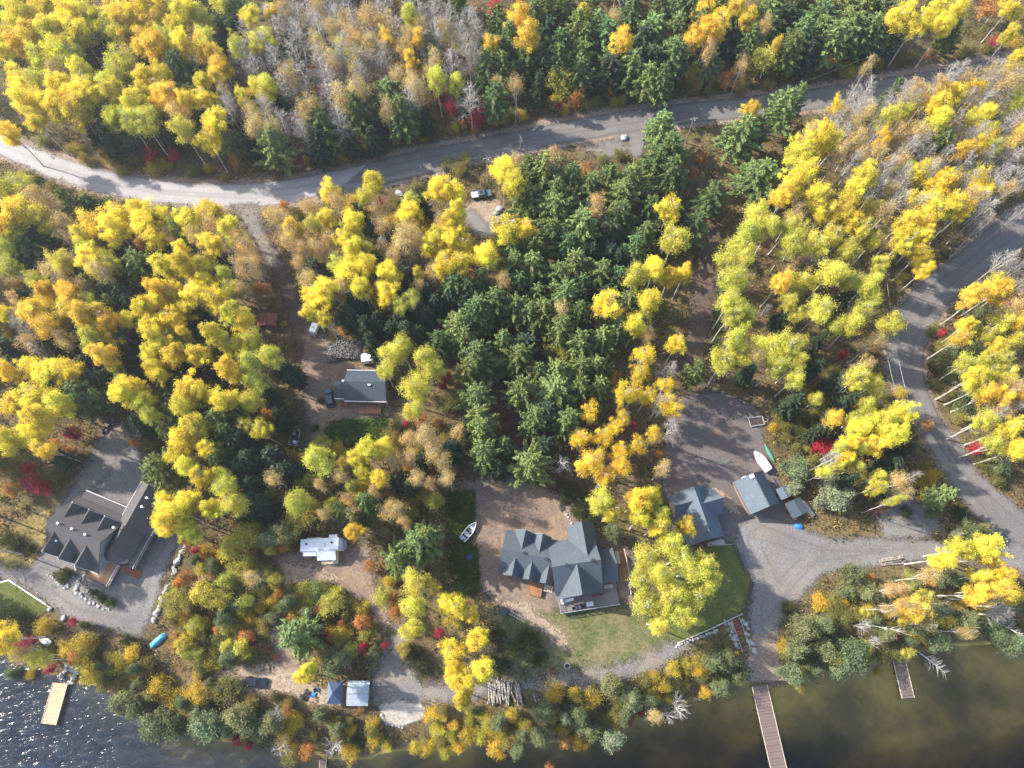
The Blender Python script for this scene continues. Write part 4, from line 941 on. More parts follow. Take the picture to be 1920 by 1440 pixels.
# ------------------------------------------------------------------ lawn wall, stair, boulders, logs
def strip(name, pts, w, z0, z1, m, label, cat):
    b = MB()
    for a, c in zip(pts[:-1], pts[1:]):
        A, B = G(*a), G(*c); b.obox(((A.x + B.x) / 2, (A.y + B.y) / 2), math.atan2(B.y - A.y, B.x - A.x), (B - A).length + w * .5, w, min(A.z, B.z) + z0, max(A.z, B.z) + z1)
    return tag(b.build(name, m), label, cat)
strip('retaining_wall', [(1374, 1022), (1407, 1095), (1393, 1150)], .3, -.3, .55, M['dark_timber'], 'dark timber retaining wall along the lawn by the gravel yard', 'wall')
strip('retaining_wall', [(1391, 1151), (1330, 1180), (1270, 1206)], .22, -.6, .5, M['concrete'], 'pale capped retaining wall above the boulders beside the stair', 'wall')
strip('lawn_edging', [(-20, 1098), (17, 1088), (98, 1141)], .2, -.05, .2, M['white'], 'white edging along the small green lawn', 'edging')
strip('lawn_edging', [(1332, 1023), (1374, 1021)], .12, -.05, .25, M['concrete'], 'pale edging at the top of the walled lawn', 'edging')
A, B = G(1377, 1163), G(1397, 1219); st = empty('timber_stair', (A.x, A.y, 0), math.atan2(B.y - A.y, B.x - A.x)); tag(st, 'dark timber stair descending between boulders from lawn to shore', 'stair')
ln = (B.xy - A.xy).length; zA, zB = 0.35, gh(B.x, B.y) + .1
for i in range(12):
    t = i / 11; x = ln * t; z = zA + (zB - zA) * t
    boxpart('tread', M['rust_timber'], st, x - .17, -.75, z - .1, x + .17, .75, z)
for s in (-1, 1):
    b = MB(); y = s * .85
    b.hull([(-.3, y - .05, zA + .7), (-.3, y + .05, zA + .7), (-.3, y + .05, zA + .8), (-.3, y - .05, zA + .8)], [(ln, y - .05, zB + .7), (ln, y + .05, zB + .7), (ln, y + .05, zB + .8), (ln, y - .05, zB + .8)]); b.build('handrail', M['concrete'], st)
    b = MB(); b.hull([(-.3, y - .04, zA - .3), (-.3, y + .04, zA - .3), (-.3, y + .04, zA), (-.3, y - .04, zA)], [(ln, y - .04, zB - .3), (ln, y + .04, zB - .3), (ln, y + .04, zB), (ln, y - .04, zB)]); b.build('stringer', M['dark_timber'], st)
    for i in range(5):
        t = i / 4; z = zA + (zB - zA) * t; boxpart('baluster', M['concrete'], st, ln * t - .05, y - .05, z - .1, ln * t + .05, y + .05, z + .7)
import bmesh
ROCKS = []
for k in range(5):
    bm = bmesh.new(); bmesh.ops.create_icosphere(bm, subdivisions=2, radius=.5)
    rg = np.random.default_rng(50 + k); dirs = rg.normal(size=(9, 3)); dirs /= np.linalg.norm(dirs, axis=1)[:, None]; cut = rg.uniform(.30, .46, 9)
    for v in bm.verts:
        c = np.array(v.co)
        for dd, cc in zip(dirs, cut):
            e = c @ dd
            if e > cc: c = c - dd * (e - cc)
        v.co = Vector(c) * float(rg.uniform(.96, 1.04))
    me = bpy.data.meshes.new('boulder'); bm.to_mesh(me); bm.free(); me.materials.append(M['rock']); ROCKS.append(me)
def boulder(px, py, s, label, group):
    p = G(px, py); o = link('boulder', ROCKS[RNG.integers(5)]); o.location = p + Vector((0, 0, s * .22)); o.scale = (s * RNG.uniform(.8, 1.3), s * RNG.uniform(.8, 1.2), s * RNG.uniform(.6, .95)); o.rotation_euler = (0, 0, RNG.uniform(0, 6.3))
    tag(o, label, 'boulder', group)
def along(pts, n):
    pts = np.array(pts, float); s = np.concatenate([[0], np.cumsum(np.linalg.norm(np.diff(pts, axis=0), axis=1))])
    t = np.linspace(0, s[-1], n); return np.column_stack([np.interp(t, s, pts[:, 0]), np.interp(t, s, pts[:, 1])])
for x, y in along([(349, 1020), (330, 1060), (318, 1095), (305, 1120), (300, 1140), (289, 1165)], 24): boulder(x + RNG.normal(0, 1.5), y + RNG.normal(0, 1.5), RNG.uniform(.7, 1.4), 'grey boulder in the row bordering the grey gravel drive', 'boulders bordering the gravel drive')
for x, y in list(along([(92, 1078), (110, 1092), (124, 1104)], 9)) + list(along([(124, 1103), (138, 1072), (142, 1062)], 9)): boulder(x + RNG.normal(0, 1.5), y + RNG.normal(0, 1.5), RNG.uniform(.5, 1.0), 'pale rock edging the smaller planted bed by the grey house', 'rocks edging the smaller bed')
for x, y in list(along([(158, 1078), (143, 1105), (160, 1122), (188, 1138), (205, 1143), (212, 1135)], 22)): boulder(x + RNG.normal(0, 1.5), y + RNG.normal(0, 1.5), RNG.uniform(.5, 1.1), 'pale rock edging the longer planted bed by the grey house', 'rocks edging the longer bed')
for i in range(34):
    t = RNG.uniform(0, 1); s = -1 if i % 2 else 1
    y = 1160 + t * 62; x = 1377 + t * 22 + s * (9 + RNG.uniform(2, 14 - t * 6))
    boulder(x, y, RNG.uniform(.6, 1.15), 'pale boulder piled beside the dark timber stair', 'boulders beside the timber stair')
for x, y in along([(1268, 1209), (1345, 1180)], 16): boulder(x, y + RNG.uniform(0, 4), RNG.uniform(.5, .9), 'small dark boulder under the pale capped lawn wall', 'boulders under the lawn wall')
for x, y in list(along([(117, 1268), (130, 1245), (140, 1255)], 9)) + list(along([(128, 1285), (140, 1268), (148, 1258)], 9)): boulder(x + RNG.normal(0, 2), y + RNG.normal(0, 2), RNG.uniform(.7, 1.3), 'grey boulder at the shore end of the golden dock', 'boulders by the golden dock')
for x, y, s in ((937, 396, 2.2), (930, 402, 1.6)): boulder(x, y, s, 'big white rock beside the pickup parking spot' if s > 2 else 'smaller white rock beside the pickup parking spot', None)
boulder(1170, 260, 1.8, 'grey roadside boulder at the mouth of the side road', None)
boulder(748, 364, 1.9, 'dark grey boulder on the road verge above yellow trees', None)
boulder(95, 1142, 1.2, 'grey boulder at the corner of the white edged lawn', None)
boulder(120, 1160, 1.3, 'pale boulder on the gravel just below the white edged lawn', None)
for x, y in along([(716, 1340), (726, 1358), (755, 1364)], 9): boulder(x, y, RNG.uniform(.4, .8), 'pale stone on the rim of the sand patch', 'stones rimming the sand patch')
for x, y in along([(1055, 955), (1068, 975), (1078, 992)], 8): boulder(x, y, RNG.uniform(.4, .8), 'grey stone along the bank behind the slate house', 'stones behind the slate house')
for x, y in along([(870, 1085), (880, 1090)], 2): pass
# logs
LOGM = []
for k in range(3):
    b = MB(); b.tube([(-.5, 0, 0), (-.2, .01, 0), (.15, -.01, 0), (.5, 0, 0)], [.042, .04, .036, .032], 7); LOGM.append(b.mesh('log', [M['log_bark']]))
def log(x, y, z, ang, ln, thick, label, group, px=True):
    p = G(x, y) if px else Vector((x, y, 0)); o = link('log', LOGM[RNG.integers(3)]); o.location = p + Vector((0, 0, z)); o.rotation_euler = (RNG.uniform(0, 6), 0, 0)
    o.rotation_euler = (0, RNG.uniform(-.03, .03), ang); o.scale = (ln, ln * 0 + thick * 26, thick * 26); tag(o, label, 'log', group)
for i in range(44):
    log(914 + 62 * RNG.uniform(0, 1), 1298 + RNG.normal(0, 4), .12 + .5 * RNG.uniform(0, 1), math.radians(-84 + RNG.normal(0, 11)), RNG.uniform(2.6, 4.4), RNG.uniform(.11, .2), 'bark covered log in the loose pile beside the yellow aspens', 'logs in the loose lane side pile')
for i, (x, y, z) in enumerate(((1668, 1048, .2), (1667, 1051, .2), (1669, 1054, .2), (1672, 1046, .2), (1670, 1050, .55), (1673, 1058, .2))):
    log(x, y, z, math.radians(10 if i < 5 else 5), 4.6, .2, 'pale birch log stacked on the grass beside the gravel drive', 'birch logs beside the drive')
log(1003, 1309, .15, math.radians(110), 1.6, .16, 'short white split log lying right of the log pile', None); log(1007, 1307, .15, math.radians(120), 1.5, .14, 'second short white split log lying right of the log pile', None)
def plank(a, c, w, label, m=None):
    A, B = G(*a), G(*c); b = MB(); b.obox((0, 0), 0, (B - A).length, w, .05, .16); o = b.build('plank', m or M['pale_wood']); o.location = (A + B) / 2; o.rotation_euler.z = math.atan2(B.y - A.y, B.x - A.x); tag(o, label, 'plank')
plank((1035, 948), (1055, 977), .35, 'long pale plank lying on the dirt behind the slate house'); plank((1066, 963), (1073, 977), .15, 'thin greenish pole lying on the bank behind the slate house', M['canoe_green'])
plank((963, 1107), (976, 1096), .3, 'short orange plank on the ground west of the small deck', M['deck_orange']); plank((1135, 1150), (1138, 1168), .9, 'pale flat slab set in the lawn below the deck', M['concrete'])
plank((1064, 1202), (1067, 1220), 1.0, 'grey flat slab set in the lower lawn', M['grey_siding']); plank((897, 1088), (899, 1105), .25, 'white edging board at the grass and dirt border', M['white'])
# firewood heap by the cabin: nobody could count it
fv, fq = [], []
for i in range(2600):
    u = RNG.uniform(0, 1); c = G(613 + 64 * u, 640 + 34 * RNG.uniform(0, 1) ** .8 + (6 if u < .3 else 0)); hz = RNG.uniform(0, .9) * (1 - abs(2 * u - 1) ** 3)
    b3 = Matrix.Rotation(RNG.uniform(0, 6.3), 3, 'Z') @ Matrix.Rotation(RNG.uniform(-.7, .7), 3, 'Y'); s = np.array([.18, .08, .07]) * RNG.uniform(.8, 1.4); k = len(fv)
    for sx_, sy_, sz_ in ((-1, -1, -1), (1, -1, -1), (1, 1, -1), (-1, 1, -1), (-1, -1, 1), (1, -1, 1), (1, 1, 1), (-1, 1, 1)):
        q = b3 @ Vector((s[0] * sx_, s[1] * sy_, s[2] * sz_)); fv.append((c.x + q.x, c.y + q.y, c.z + .15 + hz + q.z))
    for f in ((0, 3, 2, 1), (4, 5, 6, 7), (0, 1, 5, 4), (1, 2, 6, 5), (2, 3, 7, 6), (3, 0, 4, 7)): fq.append([k + j for j in f])
tag(link('firewood_heap', npmesh('firewood_heap', fv, fq, [M['split_wood']])), 'wide heap of split grey firewood beside the cabin yard', 'firewood', kind='stuff')

# ------------------------------------------------------------------ yard things
def furniture():
    o = SH.matrix_world
    def W(x, y, z):
        a = math.radians(8.4); return Vector((SH.location.x + math.cos(a) * x - math.sin(a) * y, SH.location.y + math.sin(a) * x + math.cos(a) * y, z))
    def chair(x, y, ang, m, label, name='deck_chair', long=False):
        r = empty(name, W(x, y, 1.2), math.radians(8.4) + ang); tag(r, label, 'chair', None)
        l = 1.5 if long else .6
        boxpart('seat', m, r, -.3, -.3, .35, l - .3, .3, .43); b = MB(); b.hull([(-.3, -.3, .43), (-.24, -.3, .43), (-.24, .3, .43), (-.3, .3, .43)], [(-.65, -.3, 1.0), (-.59, -.3, 1.0), (-.59, .3, 1.0), (-.65, .3, 1.0)]); b.build('backrest', m, r)
        for a, c in ((-.25, -.25), (l - .36, -.25), (-.25, .25), (l - .36, .25)): boxpart('leg', M['black'], r, a, c - .03, 0, a + .06, c + .03, .35)
    chair(2.1, -.9, .1, M['gelcoat'], 'white lounge chair on the grey deck', long=True); chair(1.0, -.8, 1.4, M['gelcoat'], 'white upright chair near the deck corner')
    chair(3.3, -2.5, .2, M['black'], 'dark chair west of the others along the deck rail'); chair(4.2, -2.45, .1, M['navy_cloth_pale'], 'bluish chair between dark chairs along the deck rail'); chair(5.0, -2.45, -.1, M['black'], 'dark chair next to the glass table on the deck')
    r = empty('deck_table', W(6.3, -2.2, 1.2), math.radians(8.4)); tag(r, 'pale framed table by the deck rail', 'table')
    boxpart('tabletop', M['alu'], r, -.7, -.45, .68, .7, .45, .72)
    for x in (-.62, .56):
        for y in (-.4, .34): boxpart('leg', M['steel'], r, x, y, 0, x + .06, y + .06, .68)
    r = empty('hot_tub', W(8.2, -.2, 1.2), math.radians(8.4)); tag(r, 'maroon covered hot tub under the front gable corner', 'hot tub'); boxpart('tub', M['dark_timber'], r, -1, -.8, 0, 1, .7, .75, bevel=.08); boxpart('cover', M['maroon'], r, -1.05, -.85, .76, 1.05, .75, .86, bevel=.04)
    b = MB(); b.obox((0, 0), 0, 2.0, .3, .4, .46); b.obox((-.8, 0), 0, .1, .3, 0, .4); b.obox((.8, 0), 0, .1, .3, 0, .4); o = b.build('bench', M['pale_wood']); o.location = W(4.2, -1.75, 1.2); o.rotation_euler.z = math.radians(10); tag(o, 'slim pale wooden bench on the grey deck', 'bench')
    r = empty('bench', W(10.6, .6, 1.2), math.radians(8.4)); tag(r, 'pale slatted bench against the annex on the deck', 'bench')
    for i in range(4): boxpart('slat', M['pale_wood'], r, -.9, -.35 + i * .18, .4, .9, -.22 + i * .18, .45)
    for x in (-.8, .75): boxpart('leg', M['pale_wood'], r, x, -.3, 0, x + .08, .3, .4)
furniture()
p = G(945, 1147); r = empty('covered_tub', p); tag(r, 'eight sided dark green covered tub beside the ladder', 'tub')
rg8 = [(.85 * math.cos(k * math.pi / 4 + .2), .85 * math.sin(k * math.pi / 4 + .2)) for k in range(8)]
b = MB(); b.prism(rg8, 0, .8); b.build('tub', M['dark_timber'], r); b = MB(); b.hull([(x * 1.08, y * 1.08, .81) for x, y in rg8], [(x * .3, y * .3, 1.0) for x, y in rg8]); b.build('cover', M['tub_green'], r)
A, B = G(955, 1148), G(985, 1164); ld = empty('ladder', (A + B) / 2, math.atan2(B.y - A.y, B.x - A.x)); tag(ld, 'pale wooden ladder lying on the grass beside the tub', 'ladder'); ln = (B - A).length
for y in (-.3, .3): boxpart('rail', M['concrete'], ld, -ln / 2, y - .06, .1, ln / 2, y + .06, .22)
for i in range(7): boxpart('rung', M['concrete'], ld, -ln / 2 + (i + .5) * ln / 7 - .04, -.24, .12, -ln / 2 + (i + .5) * ln / 7 + .04, .24, .2)
def camp_chair(c, ang, m, label):
    r = empty('camp_chair', G(*c), ang); tag(r, label, 'chair')
    boxpart('seat', m, r, -.35, -.35, .42, .35, .35, .48); b = MB(); b.hull([(-.35, -.35, .48), (-.3, -.35, .48), (-.3, .35, .48), (-.35, .35, .48)], [(-.6, -.35, 1.1), (-.55, -.35, 1.1), (-.55, .35, 1.1), (-.6, .35, 1.1)]); b.build('backrest', m, r)
    for x in (-.3, .3):
        for y in (-.3, .3): boxpart('leg', M['black'], r, x - .03, y - .03, 0, x + .03, y + .03, .42)
camp_chair((589, 1301), 1.2, M['tarp_blue'], 'bright blue camp chair near the navy gazebo'); camp_chair((596, 1292), .4, M['navy_cloth'], 'navy camp chair near the navy gazebo')
def quad(c, ang, label, name='quad_bike', m=None):
    r = empty(name, G(*c), ang); tag(r, label, 'quad bike')
    b = MB(); b.box(-.75, -.22, .5, .55, .22, .85); b.box(-.95, -.42, .72, -.35, .42, .82); b.box(.35, -.42, .72, .95, .42, .82); b.build('body', m or M['black'], r, .05)
    boxpart('seat', M['rubber'], r, -.5, -.18, .86, .15, .18, .98, bevel=.04); b = MB(); b.tube([(.3, -.4, 1.1), (.35, 0, 1.15), (.3, .4, 1.1)], .03, 6); b.tube([(.35, 0, .85), (.35, 0, 1.15)], .03, 6); b.build('handlebar', M['black'], r)
    for x in (-.65, .65):
        for y in (-.55, .33):
            t = MB(); t.tube([(x, y, .3), (x, y + .22, .3)], .3, 12); t.build('wheel', M['rubber'], r)
quad((572, 1302), .8, 'dark quad bike by the blue camp chair'); quad((198, 806), .8, 'black quad bike at the forest end of the gravel drive'); quad((210, 793), .8, 'second black quad bike nearer the yellow tree above the drive', m=M['navy_cloth_pale'])
# junk trailer
r = trailer_frame((553, 822), heading((549, 842), (557, 804)), 3.2, 1.9, 'loaded trailer with grey crates parked beside the forest driveway', 'loaded_trailer')
for i, (x, y, s, h_) in enumerate(((-1.0, -.4, .8, .7), (-.1, -.3, .9, .9), (.8, .3, .8, .6), (-.5, .5, .7, .5))):
    o = boxpart('crate', [M['alu'], M['black'], M['grey_siding'], M['dark_timber']][i], None, -s / 2, -s / 2, 0, s / 2, s / 2, h_, bevel=.04); o.location = r.matrix_world @ Vector((0, 0, 0)) if False else r.location + Matrix.Rotation(r.rotation_euler.z, 3, 'Z') @ Vector((x, y, .39)); o.rotation_euler.z = r.rotation_euler.z + .2 * i
    tag(o, ['silver crate on the loaded trailer', 'black crate on the loaded trailer', 'grey crate on the loaded trailer', 'dark wooden crate on the loaded trailer'][i], 'crate')
# fire pit ring on the lawn
for c, lab in (((1037, 1254), 'rusty fire ring with charred wood at the lane edge'), ((1063, 1249), 'round dark fire pit of stones on the lower lawn')):
    r = empty('fire_pit', G(*c)); tag(r, lab, 'fire pit'); b = MB()
    for k in range(10):
        a = k * math.pi / 5; b.obox((.55 * math.cos(a), .55 * math.sin(a)), a + math.pi / 2, .36, .2, 0, .3)
    b.build('ring', M['rock'] if c[0] > 1050 else M['rust_timber'], r); b = MB(); b.tube([(-.4, 0, .2), (.4, .1, .25)], .08, 6); b.tube([(-.2, -.3, .2), (.2, .35, .3)], .07, 6); b.build('charred_wood', M['black'], r)
# mailbox stand where the drive meets the road
r = empty('mailbox', G(441, 409)); tag(r, 'small dark mailbox on a white post where the drive meets the road', 'mailbox'); boxpart('post', M['white'], r, -.09, -.09, 0, .09, .09, 1.2); boxpart('box', M['black'], r, -.35, -.2, 1.2, .35, .2, 1.7, bevel=.06)

# ------------------------------------------------------------------ utility poles and wires
def pole(base, top, hgt, label, cross=True):
    p = G(*base); r = empty('utility_pole', p); tag(r, label, 'utility pole')
    b = MB(); b.tube([(0, 0, 0), (0, 0, hgt)], [.17, .11], 8); b.build('post', M['pole_wood'], r)
    b = MB(); b.obox((0, 0), .2, 1.8, .1, hgt - .7, hgt - .56); b.build('crossarm', M['pole_wood'], r)
    b = MB(); b.tube([(.32, 0, hgt - 2.0), (.32, 0, hgt - 1.1)], .2, 10); b.build('transformer', M['alu'], r)
    for x in (-.8, 0, .8): b = MB(); b.tube([(x, .2 * x, hgt - .56), (x, .2 * x, hgt - .38)], .05, 6); b.build('insulator', M['white'], r)
    return p + Vector((0, 0, hgt - .35))
P1 = pole((915, 342), None, 10.0, 'grey utility pole with a transformer beside the parked pickup')
P2 = pole((1285, 268), None, 9.5, 'grey utility pole with a transformer by the road among pines')
P3 = pole((1600, 158), None, 10.0, 'grey utility pole on the far road verge where the wires turn')
def wire(a, b_, label, sag=1.0, off=0):
    a, b_ = Vector(a) + Vector((0, off, 0)), Vector(b_) + Vector((0, off, 0)); m = MB()
    m.tube([a.lerp(b_, t) - Vector((0, 0, sag * 4 * t * (1 - t))) for t in np.linspace(0, 1, 14)], .022, 4); tag(m.build('power_line', M['wire']), label, 'power line')
wire(P1, P2, 'overhead wire strung from the pickup pole to the pine pole'); wire(P2, P3, 'overhead wire strung from the pine pole to the far verge pole')
PL = un(560, 362, 9); wire(P1, Vector(PL), 'overhead wire running from the pickup pole over the road', 1.2); wire(P1, Vector(PL), 'second overhead wire running from the pickup pole over the road', 1.8, .8)
PR = un(1672, 600, 9); PS = un(1715, 790, 9)
wire(P3, Vector(PR), 'overhead wire crossing the yellow birches toward the winding road', 1.5); wire(Vector(PR), Vector(PS), 'overhead wire hanging above the winding road', .8); wire(Vector(un(1660, 640, 9)), Vector(un(1695, 780, 9)), 'second overhead wire hanging above the winding road', .8)

# ------------------------------------------------------------------ foliage meshes
def cards(cen, size, up_bias=0.6, rg=RNG, asp=1.0, face=None, axis=None):
    """random leaf cards round the points cen: vertices (4 per card) and quads"""
    n = len(cen); nrm = rg.normal(size=(n, 3)); nrm[:, 2] += up_bias * np.sign(rg.uniform(-.1, 1, n))
    if face is not None: nrm = nrm * .75 + face * 1.1
    nrm /= np.linalg.norm(nrm, axis=1)[:, None]
    t = rg.normal(size=(n, 3))
    if axis is not None: t = t * .32 + axis
    t -= nrm * (t * nrm).sum(1)[:, None]; t /= np.linalg.norm(t, axis=1)[:, None]; b = np.cross(nrm, t)
    s = (np.asarray(size) * np.ones(n))[:, None]
    P = np.stack([cen - t * s * asp, cen - b * s * .62 + t * s * .1, cen + t * s * asp, cen + b * s * .62 + t * s * .1], 1)
    P[:, 0] -= nrm * s * .18; P[:, 2] -= nrm * s * .18
    return P.reshape(-1, 3), np.arange(n * 4).reshape(n, 4)
def twigs(rg, n, z0, z1, Rr, trunk_top, r0=.05, droop=.0, fork=3, steep=(.5, 1.1)):
    """bare branches leaving the trunk between z0 and z1 and forking; three sided cones"""
    V, T = [], []
    def cone(a, b, ra, rb):
        d = b - a; l = np.linalg.norm(d); d = d / max(l, 1e-6); x = np.cross(d, [0.3, 0.5, 0.8]); x /= np.linalg.norm(x); y = np.cross(d, x); k = len(V)
        for c, r in ((a, ra), (b, rb)):
            for j in range(3): V.append(c + r * (x * math.cos(j * 2.094) + y * math.sin(j * 2.094)))
        for j in range(3): T.append((k + j, k + (j + 1) % 3, k + 3 + (j + 1) % 3, k + 3 + j))
    for i in range(n):
        t = (i + rg.uniform()) / n; z = z0 + (z1 - z0) * t; az = rg.uniform(0, 6.283)
        ln = Rr * (1.15 - .75 * t) * rg.uniform(.7, 1.15); el = rg.uniform(*steep)
        d = np.array([math.cos(az) * math.cos(el), math.sin(az) * math.cos(el), math.sin(el)])
        a = np.array([0, 0, z]); b = a + d * ln * .5; cone(a, b, r0, r0 * .65)
        for k in range(fork):
            d2 = d + rg.normal(size=3) * .45; d2 /= np.linalg.norm(d2); c = b + d2 * ln * rg.uniform(.35, .6); cone(b, c, r0 * .6, r0 * .32)
            for m in range(2):
                d3 = d2 + rg.normal(size=3) * .55; d3 /= np.linalg.norm(d3); s = b + (c - b) * rg.uniform(.4, 1); cone(s, s + d3 * ln * rg.uniform(.2, .4), r0 * .32, r0 * .15)
    return np.array(V), np.array(T)
def join_crown(name, LV, LQ, tint, leafm, TV=None, TQ=None, twm=None):
    v, q, mi = [LV], [LQ], [np.zeros(len(LQ), int)]; tn = np.repeat(tint, 4)
    if TV is not None and len(TV):
        v.append(TV); q.append(TQ + len(LV)); mi.append(np.ones(len(TQ), int)); tn = np.concatenate([tn, np.full(len(TV), .5)])
    return npmesh(name, np.vstack(v), np.vstack(q), [leafm] + ([twm] if twm else []), {'tint': ('FLOAT', 'POINT', tn)}, np.concatenate(mi))
def broad_crown(seed, z0, z1, Rr, lobes, clumps, leaves, size, dens_in=.55, tw=0, twm=None, spread=.42, leafm=None, flat=1.0):
    """crown of irregular lobes, each a shell of leaf clumps with gaps between"""
    rg = np.random.default_rng(seed); zc, hz = (z0 + z1) / 2, (z1 - z0) / 2
    lc = []
    for i in range(lobes):
        a = i * 2.4 + rg.uniform(-.5, .5); zz = rg.uniform(-.7, .85); rr = math.sqrt(max(0, 1 - zz * zz)) * rg.uniform(.35, .85)
        lc.append((rr * math.cos(a) * Rr * .75, rr * math.sin(a) * Rr * .75, zc + zz * hz * .72, rg.uniform(.24, .52) * Rr))
    lc.append((0, 0, zc + hz * .62, Rr * .5)); lc = np.array(lc)
    C, S, Tn, Fc = [], [], [], []
    for k in range(clumps):
        l = lc[rg.integers(len(lc))]; d = rg.normal(size=3); d[2] += .35; d /= np.linalg.norm(d)
        c = l[:3] + d * l[3] * rg.uniform(dens_in, 1.15) * np.array([1, 1, 1.25 * flat]) + rg.normal(size=3) * .12 * l[3]
        n = int(leaves * rg.uniform(.6, 1.4)); C.append(c + rg.normal(size=(n, 3)) * spread * rg.uniform(.7, 1.2)); S.append(size * rg.uniform(.65, 1.3, n)); Tn.append(np.clip(rg.normal(rg.uniform(.25, .75), .16, n), 0, 1)); Fc.append(np.tile(d, (n, 1)))
    C, S, Tn = np.vstack(C), np.concatenate(S), np.concatenate(Tn)
    LV, LQ = cards(C, S, .4, rg, 1.0, np.vstack(Fc)); TV = TQ = None
    if tw: TV, TQ = twigs(rg, tw, z0 - (z1 - z0) * .15, z1 - .8, Rr * .95, z1, .05 if tw < 20 else .045)
    return join_crown('crown', LV, LQ, Tn, leafm or M['aspen_leaf'], TV, TQ, twm or M['grey_bark'])
def bare_crown(seed, z0, z1, Rr, n, twm, r0=.055, leaves=0, size=.2):
    rg = np.random.default_rng(seed); TV, TQ = twigs(rg, n, z0, z1, Rr, z1, r0, fork=4)
    k = max(leaves, 3); idx = rg.integers(0, len(TV), k); C = TV[idx] + rg.normal(size=(k, 3)) * .15
    LV, LQ = cards(C, size * rg.uniform(.6, 1.3, k), .5, rg)
    return join_crown('crown', LV, LQ, rg.uniform(0, 1, k), M['aspen_leaf'], TV, TQ, twm)
def pine_crown(seed, z0, z1, Rr, tiers=9, dead=0, narrow=1.0, up=.22):
    """whorls of separate boughs carrying needle sprays, open between the whorls"""
    rg = np.random.default_rng(seed); C, S, Tn, Ax = [], [], [], []
    for t in range(tiers):
        f = (t + .3) / tiers; z = z0 + (z1 - z0) * f; R_ = Rr * (1 - f) ** .72 * rg.uniform(.82, 1.12) * (1 if f > .12 else .8) + .35
        nb = int(5 + 3 * (1 - f) + rg.integers(0, 2)); a0 = rg.uniform(0, 6.28)
        for b in range(nb):
            a = a0 + 6.283 * b / nb + rg.normal(0, .16); ln = R_ * rg.uniform(.66, 1.25); m = max(3, int(ln / .30)); tone = rg.uniform(.2, .8)
            for j in range(m):
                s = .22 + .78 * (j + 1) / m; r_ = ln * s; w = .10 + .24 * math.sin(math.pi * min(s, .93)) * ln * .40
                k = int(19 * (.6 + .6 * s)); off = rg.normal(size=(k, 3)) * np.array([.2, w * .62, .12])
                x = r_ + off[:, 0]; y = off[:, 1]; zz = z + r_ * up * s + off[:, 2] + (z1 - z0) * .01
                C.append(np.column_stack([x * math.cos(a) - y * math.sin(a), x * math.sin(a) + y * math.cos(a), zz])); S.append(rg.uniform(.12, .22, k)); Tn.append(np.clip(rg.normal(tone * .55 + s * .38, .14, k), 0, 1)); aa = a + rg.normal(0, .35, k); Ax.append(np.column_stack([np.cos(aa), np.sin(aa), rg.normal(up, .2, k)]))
    k = 60; C.append(np.column_stack([rg.normal(0, .18, k), rg.normal(0, .18, k), z1 - rg.uniform(0, 1.6, k)])); S.append(rg.uniform(.14, .26, k)); Tn.append(rg.uniform(.3, .9, k)); Ax.append(rg.normal(size=(k, 3)) * .5 + np.array([0, 0, .6]))
    C, S, Tn = np.vstack(C), np.concatenate(S), np.concatenate(Tn); LV, LQ = cards(C, S, .9, rg, 1.75, None, np.vstack(Ax))
    TV, TQ = twigs(rg, 14, z0, z1 - 1.5, Rr * .8, z1, .05, fork=1, steep=(.05, .3))
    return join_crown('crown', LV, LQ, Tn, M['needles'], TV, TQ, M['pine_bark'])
def trunk_mesh(seed, h_, r0, m, fork=False, lean=.25):
    rg = np.random.default_rng(seed); b = MB(); k = 7; ox, oy = rg.normal(0, lean, 2)
    pts = [(ox * math.sin(i / k * 2.4) + rg.normal(0, .04), oy * math.sin(i / k * 2.0) + rg.normal(0, .04), -.4 if i == 0 else h_ * i / k) for i in range(k + 1)]
    b.tube(pts, [r0 * (1.25 if i == 0 else 1) * (1 - .82 * i / k) for i in range(k + 1)], 6)
    if fork:
        for s in range(2):
            q = Vector(pts[3]); a = rg.uniform(0, 6.28); b.tube([q, q + Vector((math.cos(a) * .8, math.sin(a) * .8, h_ * .22)), q + Vector((math.cos(a) * 1.3, math.sin(a) * 1.3, h_ * .5))], [r0 * .5, r0 * .35, r0 * .1], 5)
    return b.mesh('trunk', [m])

KIND = {}
def kind(code, name, cat, hc, R0, crowns, trunks, color, look, group, var=.12):
    KIND[code] = dict(name=name, cat=cat, hc=hc, R=R0, crowns=crowns, trunks=trunks, color=color, look=look, group=group, var=var)
asp = [broad_crown(100 + i, 9.4, 17.6, 3.2, 12, 104, 112, .130, tw=12, twm=M['birch_bark'], spread=.36) for i in range(8)]
asp2 = [broad_crown(130 + i, 9.0, 16.8, 3.2, 13, 80, 92, .124, tw=16, twm=M['birch_bark']) for i in range(6)]
thin = [broad_crown(160 + i, 8.0, 16.8, 3.1, 11, 56, 48, .115, tw=30, spread=.5) for i in range(5)]
popl = [broad_crown(180 + i, 7.0, 16.8, 3.2, 13, 36, 104, .128, tw=24, spread=.42, twm=M['grey_bark']) for i in range(5)]
bare = [bare_crown(200 + i, 6.5, 16.0, 3.6, 46, M['grey_bark'], .055, 70, .13) for i in range(5)]
dead = [bare_crown(220 + i, 2.2, 7.6, 3.0, 16, M['dead_wood'], .06) for i in range(3)]
mbus = [bare_crown(230 + i, .2, 2.2, 2.0, 46, M['red_siding'], .03, 60, .1) for i in range(2)]
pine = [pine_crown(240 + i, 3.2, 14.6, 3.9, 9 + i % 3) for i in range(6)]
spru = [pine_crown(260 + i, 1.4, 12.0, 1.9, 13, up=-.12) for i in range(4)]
ceda = [broad_crown(280 + i, .4, 6.6, 2.5, 10, 92, 62, .125, leafm=M['needles'], spread=.34, flat=1.2) for i in range(5)]
